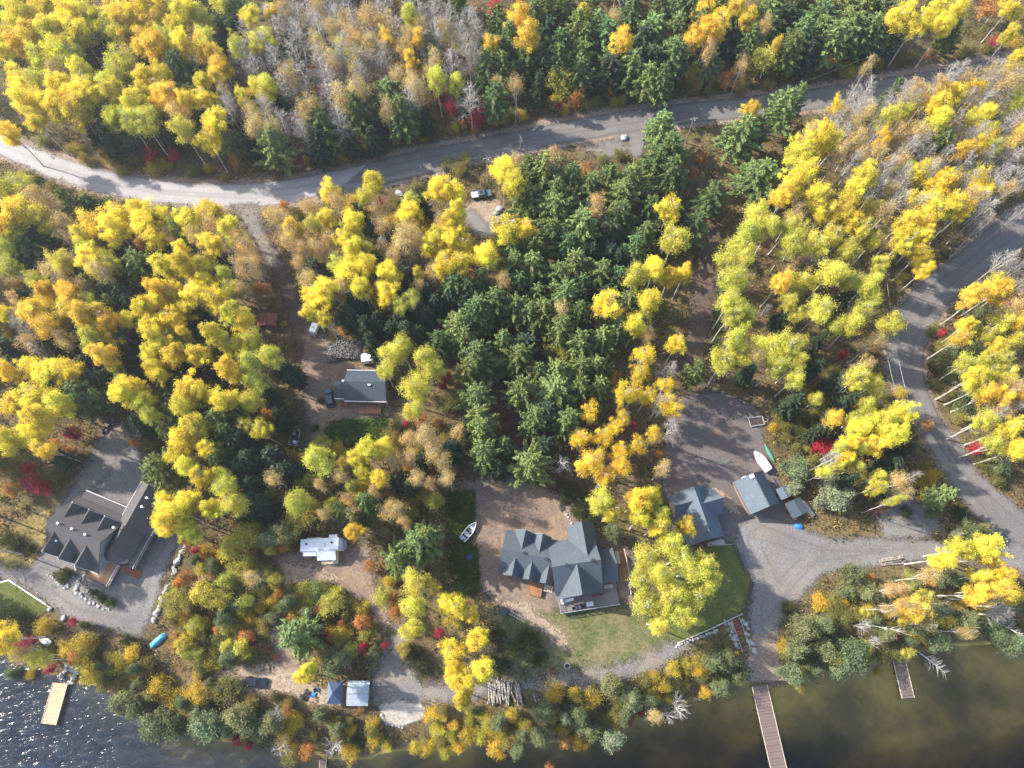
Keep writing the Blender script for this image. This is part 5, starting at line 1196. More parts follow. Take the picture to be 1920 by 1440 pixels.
mapl = [broad_crown(300 + i, 1.4, 5.6, 2.2, 8, 48, 48, .13, tw=10, spread=.34) for i in range(5)]
shru = [broad_crown(320 + i, .2, 2.6, 2.6, 12, 66, 42, .115, dens_in=.35, tw=14, spread=.42, twm=M['grey_bark']) for i in range(6)]
tk = dict(birch=[trunk_mesh(400 + i, 15.5, .21, M['birch_bark'], i % 3 == 0) for i in range(5)], grey=[trunk_mesh(410 + i, 15.0, .19, M['birch_bark'], i % 2 == 0) for i in range(3)],
          pine=[trunk_mesh(420 + i, 14.2, .24, M['pine_bark'], lean=.08) for i in range(3)], spruce=[trunk_mesh(430 + i, 11.6, .15, M['pine_bark'], lean=.04) for i in range(2)],
          low=[trunk_mesh(440 + i, 4.6, .1, M['grey_bark'], True) for i in range(3)], cedar=[trunk_mesh(450 + i, 5.6, .14, M['pine_bark'], lean=.05) for i in range(2)], dead=[trunk_mesh(460 + i, 8.2, .17, M['dead_wood'], True, .6) for i in range(2)])
kind('Y', 'aspen_tree', 'tree', 13.6, 3.3, asp, tk['birch'], (.78, .66, .085), 'bright yellow aspen', 'bright yellow aspens of the forest', .17)
kind('G', 'poplar_tree', 'tree', 13.0, 3.3, asp + asp2[:2], tk['birch'], (.77, .58, .085), 'golden orange poplar', 'golden orange poplars of the forest')
kind('L', 'birch_tree', 'tree', 12.9, 3.3, asp2, tk['birch'], (.60, .57, .10), 'pale lime yellow birch', 'lime yellow birches of the forest')
kind('T', 'poplar_tree', 'tree', 12.6, 3.2, thin, tk['grey'], (.60, .44, .17), 'tan half bare poplar', 'tan half bare poplars of the forest')
kind('Q', 'poplar_tree', 'tree', 12.0, 3.3, popl, tk['grey'], (.74, .56, .05), 'thinly leaved yellow poplar', 'thinly leaved poplars')
kind('B', 'leafless_birch', 'tree', 11.5, 3.3, bare, tk['grey'], (.45, .30, .16), 'leafless grey birch', 'leafless grey birches')
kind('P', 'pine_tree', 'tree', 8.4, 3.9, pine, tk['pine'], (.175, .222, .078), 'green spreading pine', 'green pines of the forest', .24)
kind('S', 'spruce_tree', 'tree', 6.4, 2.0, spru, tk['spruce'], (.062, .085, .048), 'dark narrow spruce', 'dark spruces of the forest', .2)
kind('C', 'cedar_tree', 'tree', 3.8, 2.6, ceda, tk['cedar'], (.155, .175, .08), 'bushy grey green cedar', 'bushy cedars', .22)
kind('E', 'willow_tree', 'tree', 3.8, 2.6, [m_ for m_ in ceda[:2]], tk['low'], (.22, .24, .14), 'silvery pale green willow', 'silvery willows', .1)
kind('R', 'maple_tree', 'tree', 3.6, 2.3, mapl, tk['low'], (.45, .05, .07), 'crimson red young maple', 'crimson young maples', .2)
kind('O', 'maple_tree', 'tree', 3.6, 2.3, mapl, tk['low'], (.50, .25, .075), 'orange young maple', 'orange young maples', .2)
kind('V', 'young_birch', 'tree', 3.9, 2.4, [broad_crown(340 + i, 1.2, 6.4, 2.5, 11, 66, 56, .12, tw=14, spread=.36) for i in range(4)], tk['low'], (.46, .43, .085), 'lime yellow young birch', 'lime yellow young birches', .22)
kind('U', 'shrub', 'shrub', 1.4, 2.3, shru, None, (.27, .245, .07), 'olive yellow shrub', 'olive yellow shrubs', .25)
kind('A', 'bush', 'bush', 1.4, 2.3, shru, None, (.56, .43, .06), 'golden bush', 'golden bushes', .2)
kind('D', 'bush', 'bush', 1.4, 2.3, shru, None, (.075, .085, .028), 'dark green broad bush', 'dark green bushes', .25)
kind('W', 'dead_tree', 'tree', 5.2, 2.6, dead, tk['dead'], (.5, .4, .3), 'bleached white dead tree', 'bleached dead trees')
kind('M', 'shrub', 'shrub', 1.2, 2.1, mbus, None, (.16, .08, .08), 'bare maroon twiggy shrub', 'bare maroon shrubs')

# crown positions in the photograph: x,y,radius
TREES = {
'Y': """35,30,30 85,20,30 130,30,28 165,25,25 95,55,28 150,60,30 110,95,28 70,110,22 135,85,25 225,15,30 270,20,25 300,25,28 350,28,28 330,55,20 340,85,20 200,165,22 150,135,20 165,155,25 35,145,22 50,185,24 60,215,20 110,165,22 130,165,20 105,195,26 140,190,28 165,180,25 215,175,25 220,225,25 255,200,25 265,140,18 300,140,20 265,165,15 345,185,15 378,150,16 480,155,16 450,180,12 465,30,18 505,15,15 20,250,20
 35,400,28 20,425,22 215,400,25 215,430,25 275,420,28 260,395,20 290,445,22 350,415,24 395,400,26 435,430,24 395,450,20 335,470,15 180,475,25 610,410,20 615,355,20 545,425,18 640,440,18
 700,345,22 835,355,25 815,360,22 855,365,20 768,400,24 665,415,22 850,415,22 860,395,18 945,320,26 965,345,22 955,430,28 985,430,18 805,460,20 845,450,24 870,455,22 910,475,22 660,440,20 660,470,22 1092,18,15 1255,390,22 1690,30,26 1720,40,22 1755,20,25 1775,45,20 1790,25,22 1895,10,20 1900,60,14
 1785,185,24 1755,205,24 1757,232,20 1855,210,16 1905,120,18 1915,255,18 1535,265,30 1500,290,28 1560,270,22 1510,320,26 1490,345,24 1620,330,24 1535,370,26 1600,360,22 1545,395,20 1600,420,22 1720,320,22 1760,345,26 1735,380,30 1790,385,26 1830,365,22 1750,405,24 1700,420,24 1690,455,20 1735,470,18 1740,436,16 1740,500,14
 310,500,24 340,490,20 360,510,22 300,535,20 325,550,22 365,550,24 400,560,22 350,575,18 275,580,20 290,605,22 320,595,24 285,630,20 305,650,22 340,620,12 330,660,24 375,670,22 275,665,16 290,690,20 300,705,14 440,590,22 460,600,22 405,625,20 420,640,18 450,645,20 430,695,24 425,745,24 360,730,28 345,755,22 385,740,20 240,740,22 270,755,24 255,725,20 365,800,26 345,825,24 330,855,22 350,875,20 390,845,20 370,890,20 410,890,18 485,800,18 180,490,26
 95,700,30 60,690,24 120,690,28 60,740,28 110,760,26 20,700,20 70,790,26 20,760,20 20,820,26 60,815,24
 310,950,22 350,940,22 395,950,20 340,970,18 660,510,30 690,495,20 680,540,20 735,515,22 730,550,20 785,507,10 830,495,22 865,485,20 915,490,20 593,555,28 605,540,22 580,575,18 605,590,14
 1140,570,26 1225,510,24 1260,515,18 1215,570,24 1190,610,22 1270,640,18 1285,510,14 1190,940,26 1215,930,22 1240,960,20 1200,975,24 1235,985,20 1145,958,20 1290,985,18 690,845,24 720,840,22 670,860,20 680,885,18 710,895,18
 1650,790,28 1610,800,22 1690,775,24 1640,830,22 1680,820,22 1595,830,18 1590,855,16 1825,710,20 1890,800,20 1895,845,22 1800,1030,24 1840,1025,26 1770,1045,18 1870,1040,18 1880,1075,18 1845,1082,14
 335,960,26 315,985,22 345,1000,20 860,1140,22 835,1130,20 880,1155,16 845,1220,24 890,1205,24 905,1255,24 875,1285,26 855,1272,20 865,1310,18 850,1250,18 8,1195,26 565,1270,18 580,1252,14""",
'G': """60,75,28 20,65,25 38,88,22 240,45,22 250,65,25 285,45,25 275,80,28 300,95,25 150,215,28 120,215,22 320,185,24 305,200,18 410,150,15 415,130,20 385,95,18 410,110,16 395,90,14 455,175,14 85,415,20 170,415,24 720,65,15 765,110,13 785,72,15 918,77,14 1345,50,22 1325,65,20 1300,75,18 1400,40,18 1375,25,16 1455,80,10 1405,215,16 1470,370,20 1580,400,20 1805,275,16
 75,590,24 85,540,16 80,560,16 130,550,20 125,575,24 95,615,20 180,590,26 160,600,22 205,600,18 195,670,20 215,630,16 80,838,16 1460,530,18 1570,780,16 1100,870,22 1165,875,18 665,995,16 1830,1110,20 1870,1105,22 1895,1112,16 1720,1140,22 1700,1145,16 1830,560,22 1860,550,22 1882,545,16""",
'L': """130,105,22 225,110,26 215,140,25 230,200,28 270,230,25 30,350,28 380,490,24 175,640,22 475,640,20 475,685,26 510,670,22 480,720,22 470,750,22 440,940,28 420,915,22 600,870,28 590,855,20 560,940,26 20,500,20 60,520,18 110,490,20 735,665,26 755,650,20 720,690,18 800,680,26 780,730,28 775,765,22 820,690,20 1190,520,24 1265,450,26 1130,935,24 1660,225,20 1690,215,18 1420,410,28 1400,440,26 1445,430,22 1475,425,20 1380,465,24 1480,460,26 1530,455,24 1560,440,20 1590,470,20
 1370,490,26 1395,490,20 1375,530,26 1370,565,22 1385,580,24 1370,590,20 1405,585,18 1370,640,22 1360,680,24 1385,670,22 1440,655,30 1480,650,26 1500,635,18 1455,685,22 1500,530,24 1560,510,28 1600,530,24 1630,550,26 1540,580,26 1620,580,20 1600,610,24 1665,612,22 1610,710,22 1640,720,18 1490,710,20 1860,690,18 1890,700,20 1850,790,20 1870,830,18 1880,600,22 1905,640,18
 780,1090,26 770,1130,26 765,1180,22 1215,1045,26 1250,1020,26 1240,1080,24 1210,1130,26 1260,1110,28 1235,1168,20 1270,1150,24 1300,1070,28 1330,1090,24 1300,1120,26 1320,1050,22 1280,1045,22 1290,1160,18 1240,1140,22 1200,1090,20 1740,1120,14 65,1240,20""",
'T': """335,215,22 690,30,24 730,40,20 700,80,20 760,75,16 760,95,16 660,70,20 665,110,20 935,165,15 968,155,14 1155,30,14 1435,45,12 1330,90,14 1395,115,12 965,305,14 705,390,18 752,455,24 120,420,22 70,375,20 533,413,18 510,410,18 550,440,18 1720,250,20 1815,290,14 1575,290,16 1510,255,18 1630,120,12 60,640,20 30,560,14 800,820,24 815,850,22 740,865,20 830,865,18 650,930,14 740,950,18 725,960,18 755,980,14 1215,620,14 1245,875,16 1400,520,16 1620,690,18 1690,900,18 1700,925,16 40,1230,18 470,1085,16 470,470,20 450,460,18 945,525,14 1230,1345,14 1480,505,12 1640,300,20 1680,300,20 1670,360,18 1660,400,20 1900,580,18 1870,760,18 590,440,16 570,460,16 120,640,18 1900,720,18""",
'Q': """1170,740,20 1190,735,18 1250,720,16 1215,740,18 1250,750,20 1270,770,16 1110,770,18 1170,780,18 1090,820,22 1130,820,20 1165,840,18 1195,835,18 1230,815,16 1130,895,20 1205,670,20 1200,700,18 1120,850,18 1150,800,18""",
'B': """500,90,22 530,60,22 560,70,22 600,60,22 480,130,20 520,120,22 555,110,22 600,110,22 540,165,22 505,215,22 530,230,20 565,235,18 430,205,20 450,120,18 620,150,22 615,180,20 585,30,22 630,40,20 570,150,22 655,20,20 670,60,18 650,95,20 745,60,20 790,30,20 840,40,20 890,60,18 880,100,18 848,125,24 890,110,18 640,130,20 700,120,18 720,130,16 820,70,18 770,20,18 550,20,20 610,10,20 720,10,18 860,70,16
 1590,190,22 1600,215,18 1620,180,18 1565,230,18 1570,260,16 1850,160,18 1880,190,20 1900,230,20 1830,200,18 1870,250,20 1890,300,20 1830,250,18 1845,300,18 1870,330,20 1900,350,18 1800,310,18 1590,310,16 1700,280,16 1640,250,18 1680,330,16 1880,490,18 1900,505,18 1908,540,16 1900,760,16 1870,775,16 50,620,18 40,600,16 70,655,16 715,455,12 1560,860,14 1700,895,14 1260,800,18 1235,760,16 1255,690,16 1880,1150,16 1770,150,16 1800,130,14 1850,420,14 1910,400,14""",
'P': """443,17,26 510,5,22 342,130,24 390,205,32 430,262,20 515,280,32 605,240,30 670,215,26 735,190,38 755,225,28 810,100,14 860,10,20 935,50,22 915,130,26 960,85,25 1000,40,28 1025,20,22 990,120,22 1000,95,22 1050,95,28 1080,55,22 1085,110,26 1135,75,30 1150,110,24 1185,130,28 1225,65,35 1260,110,30 1215,150,25 1265,30,28 1180,30,25 1110,20,20 1090,140,22 1240,160,22 1290,30,28 1310,50,24 1435,40,32 1460,10,26 1530,40,40 1590,60,45 1610,20,35 1560,80,30 1640,20,30 1780,70,20 1480,95,24 1500,70,24 1400,75,18 1350,10,24
 140,385,20 50,450,30 345,445,14 1020,325,34 1075,340,24 1105,355,25 1035,400,38 1090,430,35 1165,375,35 1185,345,30 1160,410,28 1245,245,30 1255,285,30 1230,310,28 1000,470,30 1260,330,26 1215,400,22 1465,205,28 1490,190,18 1385,255,34 1420,250,22 1425,335,38 1335,370,26 1295,430,26 1755,280,24 160,740,34 265,500,28 185,540,24 420,795,30 310,885,34 415,850,26 430,810,22 850,540,26 905,530,16 965,500,26 1000,510,30 935,570,30 900,580,30 860,620,32 890,600,26 965,580,28 1060,560,34 1085,590,22 1055,620,26 1130,640,26 1160,620,22 1120,690,24 895,670,32 970,670,30 895,745,32 1040,740,44 1120,730,26 900,790,30 910,850,28 995,870,36 1060,790,24 870,640,24 945,640,20 1300,705,20 1760,930,18 562,1192,34 785,1020,36 750,1045,24 800,1000,22 670,975,16 1670,180,14 880,700,24 820,640,20 640,960,16 690,945,20 905,810,24 1010,700,20""",
'S': """172,95,22 420,240,18 230,690,20 210,660,18 200,720,20 250,640,20 60,655,18 30,660,18 330,725,22 570,775,14 550,700,13 530,890,18 460,880,22 510,860,18 660,600,15 690,620,15 715,610,15 750,610,15 770,580,15 790,590,14 800,600,16 640,590,14 735,625,13 785,630,15 820,575,14 935,882,11 240,560,18 230,520,18 150,650,18 120,735,16 100,640,16 270,550,14 400,770,18 430,760,16 470,860,18 450,835,18 385,600,14 395,690,14 500,740,14 520,690,12 205,790,12 480,910,16 380,780,14 1140,480,15 1110,480,13 1160,490,12 40,480,18 90,560,16 460,960,18 500,950,16 550,880,14 140,870,14 300,470,16 240,480,16 560,620,12 870,575,12 700,650,12 180,690,18 270,800,14 1460,600,12 1330,500,10 1530,640,12 1400,700,12 1580,560,12 1520,690,12 1310,580,9 1130,560,12 110,860,14 180,250,14 210,270,14 320,250,15 250,265,14 470,270,14 660,270,13 700,265,12 800,230,12 1010,170,12 870,200,12""",
'C': """540,1000,26 505,1010,20 400,1060,14 540,1130,16 630,1240,22 1595,1075,22 1620,1110,22 1588,1108,18 1650,1085,14 1475,1160,26 1500,1180,24 1490,1220,26 1540,1170,20 1540,1215,22 1590,1220,28 1570,1252,20 1485,1262,20 1530,1258,16 1720,1170,22 1770,1085,18 1800,1086,14 1810,1160,20 1850,1165,16 1890,1205,26 1760,1198,20 1820,995,16 1490,880,26 1810,660,28 1850,645,18 1810,750,20 235,1315,24 260,1328,22 300,1355,28 330,1360,20 395,1360,34 450,1342,28 510,1352,24 340,1320,14 370,1340,18 430,1370,18 1340,1240,24 1363,1236,22 1410,1283,26 1350,1288,18 1385,1265,18 967,1412,18 1020,1335,18 1085,1340,18 1150,1282,20 1180,1310,22 1010,1385,18 1150,1000,18 1060,1350,16 1110,1370,16 1215,1315,16 1170,1345,14 1225,425,20 1490,735,14 150,1172,8 20,1262,12 470,1370,16 700,1225,12 1660,1190,16 1640,1160,14 1700,1200,14 1845,992,14 1870,1190,16 1460,920,14 1750,965,14 600,1340,14 280,1300,14 1470,905,9""",  # first two: pines built as low cedars to let sun onto the camper
'E': """1552,935,28 1578,930,22 1558,903,18 1150,1385,24 1770,1145,18 1525,975,18 1490,915,16 645,1345,16 1800,1000,10""",
'R': """285,290,16 325,290,14 530,215,12 545,225,12 600,165,12 560,300,12 710,375,10 795,200,14 830,185,12 845,205,16 895,220,18 880,205,12 930,15,14 1050,195,8 1118,150,8 1470,95,10 1470,108,10 1865,75,10 140,815,18 65,905,22 55,880,16 80,915,16 440,625,9 830,720,14 835,705,12 825,610,12 845,600,9 700,590,9 735,595,8 768,600,10 930,660,8 935,620,10 810,880,10 1582,663,12 1540,835,18 1555,830,12 1530,838,10 1835,838,12 1770,620,9 365,1030,10 350,1020,8 607,1185,10 680,1215,14 662,1258,16 720,1210,10 822,1187,10 92,1253,14 130,1167,10 50,1207,18 75,1212,12 440,1390,12 465,1400,10 1180,1355,8 1205,1340,8 1693,1195,7 576,606,10 598,612,8 660,640,8 910,655,8 865,640,8 1190,795,8 1830,1450,8 255,760,8 760,790,10 240,905,10 720,1240,12 500,770,10""",
'O': """585,135,14 440,300,12 435,250,14 455,275,12 530,385,12 825,180,14 1045,45,14 1080,185,18 1145,165,10 1130,415,14 1850,20,22 1440,105,10 1300,320,10 1315,295,12 100,840,18 130,845,14 505,780,18 480,545,14 495,540,12 545,835,10 510,840,10 620,910,10 790,785,16 820,790,14 765,880,12 1005,820,14 1040,832,12 1035,800,8 1000,630,10 1470,585,10 1740,795,13 1752,790,10 355,1015,10 350,1085,20 335,1092,14 548,1165,12 598,1245,12 690,1060,14 675,1045,12 740,1120,14 742,1148,14 535,1330,12 575,1408,16 1060,1395,12 1720,1205,10 1548,1265,8 355,1343,9 270,810,12 250,830,12 1755,1095,8 1240,850,9 470,1035,10 850,880,10 1410,200,8 1180,610,8 640,615,8 700,640,8 590,610,8 600,400,8 890,240,10 1640,1080,8 405,1180,10 520,1110,10 640,1170,10 1030,1440,12 20,920,16 135,1230,12""",
'U': """1182,160,18 100,900,20 20,870,18 360,1120,20 470,1245,20 430,1290,22 480,1305,20 545,1420,14 540,1318,12 690,1330,16 700,1370,16 660,1350,16 840,760,16 850,750,16 1650,1225,18 1680,1220,18 1320,1270,14 640,1210,14 560,1120,16 590,1110,18 610,1105,16 1030,665,18 1660,1170,14 1690,1180,14 1600,1150,16 1560,1130,14 1640,1120,14 1440,1240,10 210,1250,20 230,1275,18 380,1250,18 300,1180,12 410,1200,16 450,1180,16 490,1170,16 380,1200,16 350,1180,14 270,1250,16 170,1200,10 610,1230,12 1500,1290,8 1900,1130,14 1890,1170,14 1780,1120,12 1570,820,14 1560,740,16 1500,780,14 1470,800,14 1540,780,14 1560,700,14 1520,870,14 1640,690,14 1655,740,12 1490,840,12 1850,870,16 1870,900,12 1780,700,14 1780,740,14 1760,650,12 1750,620,12 1800,780,14 1840,560,12 860,320,14 840,310,12 780,350,12 870,300,12 1160,290,12 1130,300,12 1200,310,10 740,380,10 560,400,12 500,400,10 100,350,12 160,375,12 200,378,10 60,330,10 30,235,10 80,265,10 160,298,10 230,318,10 420,332,8 520,328,8 620,305,8 1440,160,12 1390,170,10 1330,170,10 1520,140,12 1690,110,12 1850,90,10 1050,190,10 960,215,10 1250,175,10""",
'A': """350,1160,16 490,1140,13 385,1170,14 85,1175,18 180,1262,18 235,1235,18 160,1215,22 300,1290,24 320,1310,18 370,1300,22 400,1240,16 630,1190,15 650,1190,14 555,1352,12 810,1340,12 820,1370,12 850,1360,12 880,1350,12 900,1380,12 860,1400,12 800,1400,12 835,1410,12 780,1400,12 725,1400,12 930,1400,14 1040,1300,16 1075,1305,16 1110,1310,16 1085,1390,12 1195,1258,14 1225,1270,12 1225,1310,12 1245,1285,14 1260,1255,16 1215,1250,12 1315,1240,14 1618,1095,12 815,1100,14 850,1165,14 1042,190,14 945,220,12 930,225,10 700,1280,8 450,1150,12 60,1265,10 90,1225,14 30,1225,12 845,1380,12 870,1375,12 910,1350,12 830,1345,10 1770,640,12 1840,1140,14 1800,1185,12 1650,1260,8 1690,735,10 1720,500,10 1690,520,10 630,1110,14 730,1090,10 510,1130,12 470,1160,12 540,1290,14 1530,800,12 1430,1230,8 1290,1250,10 1010,1320,12 960,1340,12 985,1360,12 940,1370,12 1450,800,8""",
'V': """440,1030,24 470,1000,22 565,980,24 330,1130,22 385,1110,22 420,1125,22 460,1130,18 430,1090,18 620,1135,18 320,1205,24 345,1210,18 300,1222,18 715,1115,16 755,1215,14 680,1195,12""",
'D': """930,1150,18 960,1180,22 990,1200,20 960,1220,18 1005,1228,18 925,1190,18 940,1240,16 600,1300,8 640,1285,8 620,1265,16 770,1225,16 790,1250,16 670,1290,10 215,1262,16 260,1240,14 240,1200,12 180,1225,12 330,1050,12 20,1165,22 45,1175,18 30,1020,16 15,1010,14 55,1030,10 1090,960,16 1110,975,16 1080,930,16 1060,920,14 850,950,14 870,960,14 850,1060,12 880,1080,12 1770,480,10 1760,680,14 1750,720,12 1410,1180,8 1480,1140,12 1700,960,10 1800,960,14 600,750,8 590,800,8 745,800,14 650,830,10 740,700,12 120,1080,8 130,1075,7 175,1110,8 190,1122,8 205,1130,8 150,1062,7 165,1070,7 1000,905,8 1100,1010,12 1530,870,12 1500,950,12 1220,350,12""",
'W': """520,1340,18 523,1405,18 625,1400,20 1270,1330,22 1050,875,24 490,755,6 1255,1345,14 1440,575,12 1620,1170,16 1640,1200,16 1870,1140,18 1890,1165,16 1560,780,14 975,250,6 1690,870,12 1860,770,12 1900,480,14 615,870,14""",
'M': """1640,955,18 1660,950,14 500,1215,14 480,1205,14 520,1230,12 1110,440,12 640,1230,12 230,1300,12 215,1290,16 1160,840,10 830,930,12""",
}
placed = []
GROW = dict(Y=1.18, G=1.25, L=1.14, T=1.25, Q=1.25, B=1.35, P=1.32, S=1.25, C=1.25, E=1.15, R=1.1, V=1.2, O=1.1, U=1.2, A=1.2, D=1.2, W=1.15, M=1.1)
HOUSE_PX = [(90, 930, 300, 1100), (935, 995, 1180, 1150), (1377, 890, 1460, 962), (626, 697, 726, 775), (570, 1005, 655, 1052), (620, 1277, 695, 1312)]
KEEP = [(482, 1279, 34), (297, 1201, 22), (86, 1200, 14), (203, 800, 22), (553, 820, 26), (1388, 1190, 34), (945, 1298, 36), (1513, 953, 20), (1487, 955, 22), (965, 1152, 32), (645, 660, 38), (590, 1298, 20), (1668, 1052, 30), (937, 396, 18),
        (748, 364, 12), (692, 676, 18), (592, 618, 12), (1497, 987, 14), (1037, 1254, 14), (1063, 1249, 14), (1005, 1308, 12), (441, 405, 12), (140, 1092, 40), (190, 1125, 34), (310, 1110, 16), (300, 1140, 16), (335, 1050, 16), (880, 1044, 18), (110, 1275, 14), (1420, 1290, 12), (606, 1430, 12),
        (1417, 791, 22), (1442, 850, 18), (1425, 866, 24), (753, 1338, 46), (1060, 970, 22), (1750, 1248, 30), (1690, 1260, 20), (660, 1298, 44), (1320, 1190, 30), (1170, 260, 14), (130, 1260, 14)]
def add_tree(code, x, y, rpx, idx):
    if (idx >= 9000 or code in 'UAORCVSMED') and not (code == 'D' and idx < 9000 and x < 230 and y > 1040):
        if any(math.hypot(x - a, y - c) < r_ + rpx * .55 for a, c, r_ in KEEP): return
    K = KIND[code]; rg = np.random.default_rng(int(idx) * 7 + ord(str(code))); hs = rg.uniform(.88, 1.12)
    p, z = at_h(x, y, K['hc'] * hs); rm = rpx * z / FPX
    s = rm * GROW.get(code, 1.2) / K['R']; sz = hs if code in 'YGLTQBPS' else (.35 * hs + .65 * s * hs)
    s *= rg.uniform(.8, 1.25) if code in 'UADORCV' else 1.0; s = max(.3, min(1.9, s)); sz = max(.35, min(1.7, sz))
    if code in 'YGLTQB' and s < .75: sz *= .9
    if p.y < SHORE[0][1] - 40: return
    if code in 'UAORSMCV' and in_clear(p.x, p.y, .05, .5): return
    col = np.array(K['color']); v = K['var']; col = col * rg.uniform(1 - v, 1 + v) * (1 + rg.normal(0, v * .35) * np.array([1.3, .25, -.3])); col = np.clip(col, .005, .9)
    me = K['crowns'][rg.integers(len(K['crowns']))]; rz = rg.uniform(0, 6.283)
    if K['trunks'] is None:
        r = link(K['name'], me); r.location = p; r.rotation_euler.z = rz; r.scale = (s, s, sz); r.color = (*col, 1)
    else:
        r = empty(K['name'], p, rz); r.scale = (s, s, sz); r.empty_display_size = .2
        r.rotation_euler = (rg.normal(0, .02), rg.normal(0, .02), rz)
        t = link('trunk', K['trunks'][rg.integers(len(K['trunks']))], r); t.scale = (max(.6, min(1.3, .8 / s)),) * 2 + (1,)
        c = link('crown', me, r); c.color = (*col, 1)
    r['category'] = K['cat']; r['group'] = K['group']
    q = proj((p.x, p.y, p.z + K['hc'] * hs)); placed.append((r, code, q[0], q[1]))
i = 0
for code, txt in TREES.items():
    for tok in txt.split():
        x, y, r_ = map(float, tok.split(',')); i += 1
        add_tree(code, x, y, r_, i)
# margin of forest just outside the frame (for shadows, and for a camera a step to the side)
def fringe():
    rg = np.random.default_rng(5); n = 0
    for _ in range(400):
        side = rg.integers(3)
        if side == 0: x, y = rg.uniform(-250, 2170), rg.uniform(-150, -30)
        elif side == 1: x, y = rg.uniform(-240, -40), rg.uniform(0, 1150)
        else: x, y = rg.uniform(1960, 2160), rg.uniform(0, 1120)
        if abs(np.interp(x, [q[0] for q in ROAD_TOP], [q[1] for q in ROAD_TOP]) + 15 - y) < 60 and side: continue
        if side == 2 and 300 < y < 470 or side == 2 and y > 930: continue
        code = rg.choice(list('YYGLTBPPS')); n += 1
        if n > 130: break
        add_tree(code, x, y, 24, 5000 + n)
fringe()

def fill(codes, px, n, r0, r1, gap, seed):
    """more trees of the same stand where the photograph shows them too close together to list"""
    rg = np.random.default_rng(seed); poly = np.array(px, float); lo, hi = poly.min(0), poly.max(0); k = 0
    for _ in range(n * 40):
        q = rg.uniform(lo, hi)
        if poly_sd(q[None], poly)[0] < 0: continue
        if min(math.hypot(t[2] - q[0], t[3] - q[1]) for t in placed) < gap: continue
        c = rg.choice(list(codes)); g_, _ = at_h(q[0], q[1], KIND[c]['hc'])
        if in_clear(g_.x, g_.y, .3, -.4): continue
        if shore_d([(g_.x, g_.y)])[0] < 1: continue
        w = len(placed); add_tree(c, q[0], q[1], rg.uniform(r0, r1), 9000 + seed * 300 + _); k += len(placed) > w
        if k >= n: break
fill('BBTTLS', [(430, 0), (900, 0), (900, 200), (700, 240), (560, 290), (430, 250), (400, 120)], 60, 16, 22, 17, 1)
fill('YGSTLP', [(0, 0), (430, 0), (400, 130), (420, 270), (300, 300), (150, 260), (0, 215)], 26, 17, 24, 20, 2)
fill('LTUSYTO', [(0, 330), (200, 385), (430, 410), (520, 540), (420, 560), (240, 620), (0, 640)], 48, 14, 19, 22, 3)
fill('LTTSA', [(490, 400), (800, 340), (860, 420), (840, 650), (620, 590), (560, 500)], 45, 14, 19, 20, 4)
fill('PPPC', [(960, 320), (1200, 330), (1190, 560), (1150, 700), (1130, 860), (990, 830), (860, 840), (850, 600), (940, 480)], 26, 22, 30, 32, 17)
fill('PSUOTV', [(960, 300), (1290, 300), (1300, 420), (1200, 560), (1180, 880), (1000, 900), (830, 860), (830, 600), (930, 480)], 26, 16, 24, 24, 5)
fill('LLTLB', [(1350, 440), (1660, 340), (1690, 520), (1650, 760), (1400, 740), (1350, 680)], 16, 14, 18, 26, 6)
fill('BTLTQB', [(1500, 210), (1920, 120), (1920, 370), (1780, 440), (1640, 420), (1580, 260)], 55, 15, 20, 18, 7)
fill('LYTGLC', [(1760, 600), (1840, 530), (1920, 490), (1920, 900), (1830, 850), (1770, 740)], 18, 14, 20, 19, 8)
fill('VUAVCOUV', [(340, 1040), (520, 1000), (700, 1130), (800, 1180), (700, 1240), (540, 1200), (480, 1240), (330, 1230), (310, 1180)], 60, 11, 17, 17, 9)
fill('UACUAD', [(0, 1200), (300, 1230), (420, 1270), (600, 1330), (700, 1330), (900, 1320), (1100, 1300), (1300, 1230), (1380, 1240), (1300, 1330), (1080, 1400), (700, 1425), (420, 1390), (240, 1315), (0, 1225)], 75, 9, 15, 13, 10)
fill('PPGSTOV', [(940, 0), (1700, 0), (1680, 110), (1500, 150), (1280, 180), (980, 220), (880, 200)], 38, 18, 27, 26, 11)
fill('VTUSVAT', [(560, 830), (860, 800), (850, 900), (760, 1000), (620, 960), (480, 960), (480, 880)], 40, 12, 18, 19, 12)
fill('UAAUVT', [(1460, 1150), (1560, 1090), (1740, 1080), (1920, 1110), (1920, 1200), (1600, 1250), (1470, 1270)], 45, 10, 16, 16, 13)
fill('UUSLAU', [(1430, 760), (1560, 690), (1660, 740), (1740, 860), (1770, 960), (1640, 930), (1500, 880)], 45, 10, 16, 16, 14)
fill('SSPLU', [(60, 620), (280, 480), (520, 740), (560, 900), (300, 900), (260, 760), (120, 760)], 40, 13, 18, 20, 15)
fill('UASO', [(60, 295), (420, 365), (700, 305), (1100, 215), (1500, 160), (1900, 95), (1900, 70), (1500, 130), (1000, 195), (650, 280), (420, 320), (150, 270)], 60, 8, 13, 13, 16)

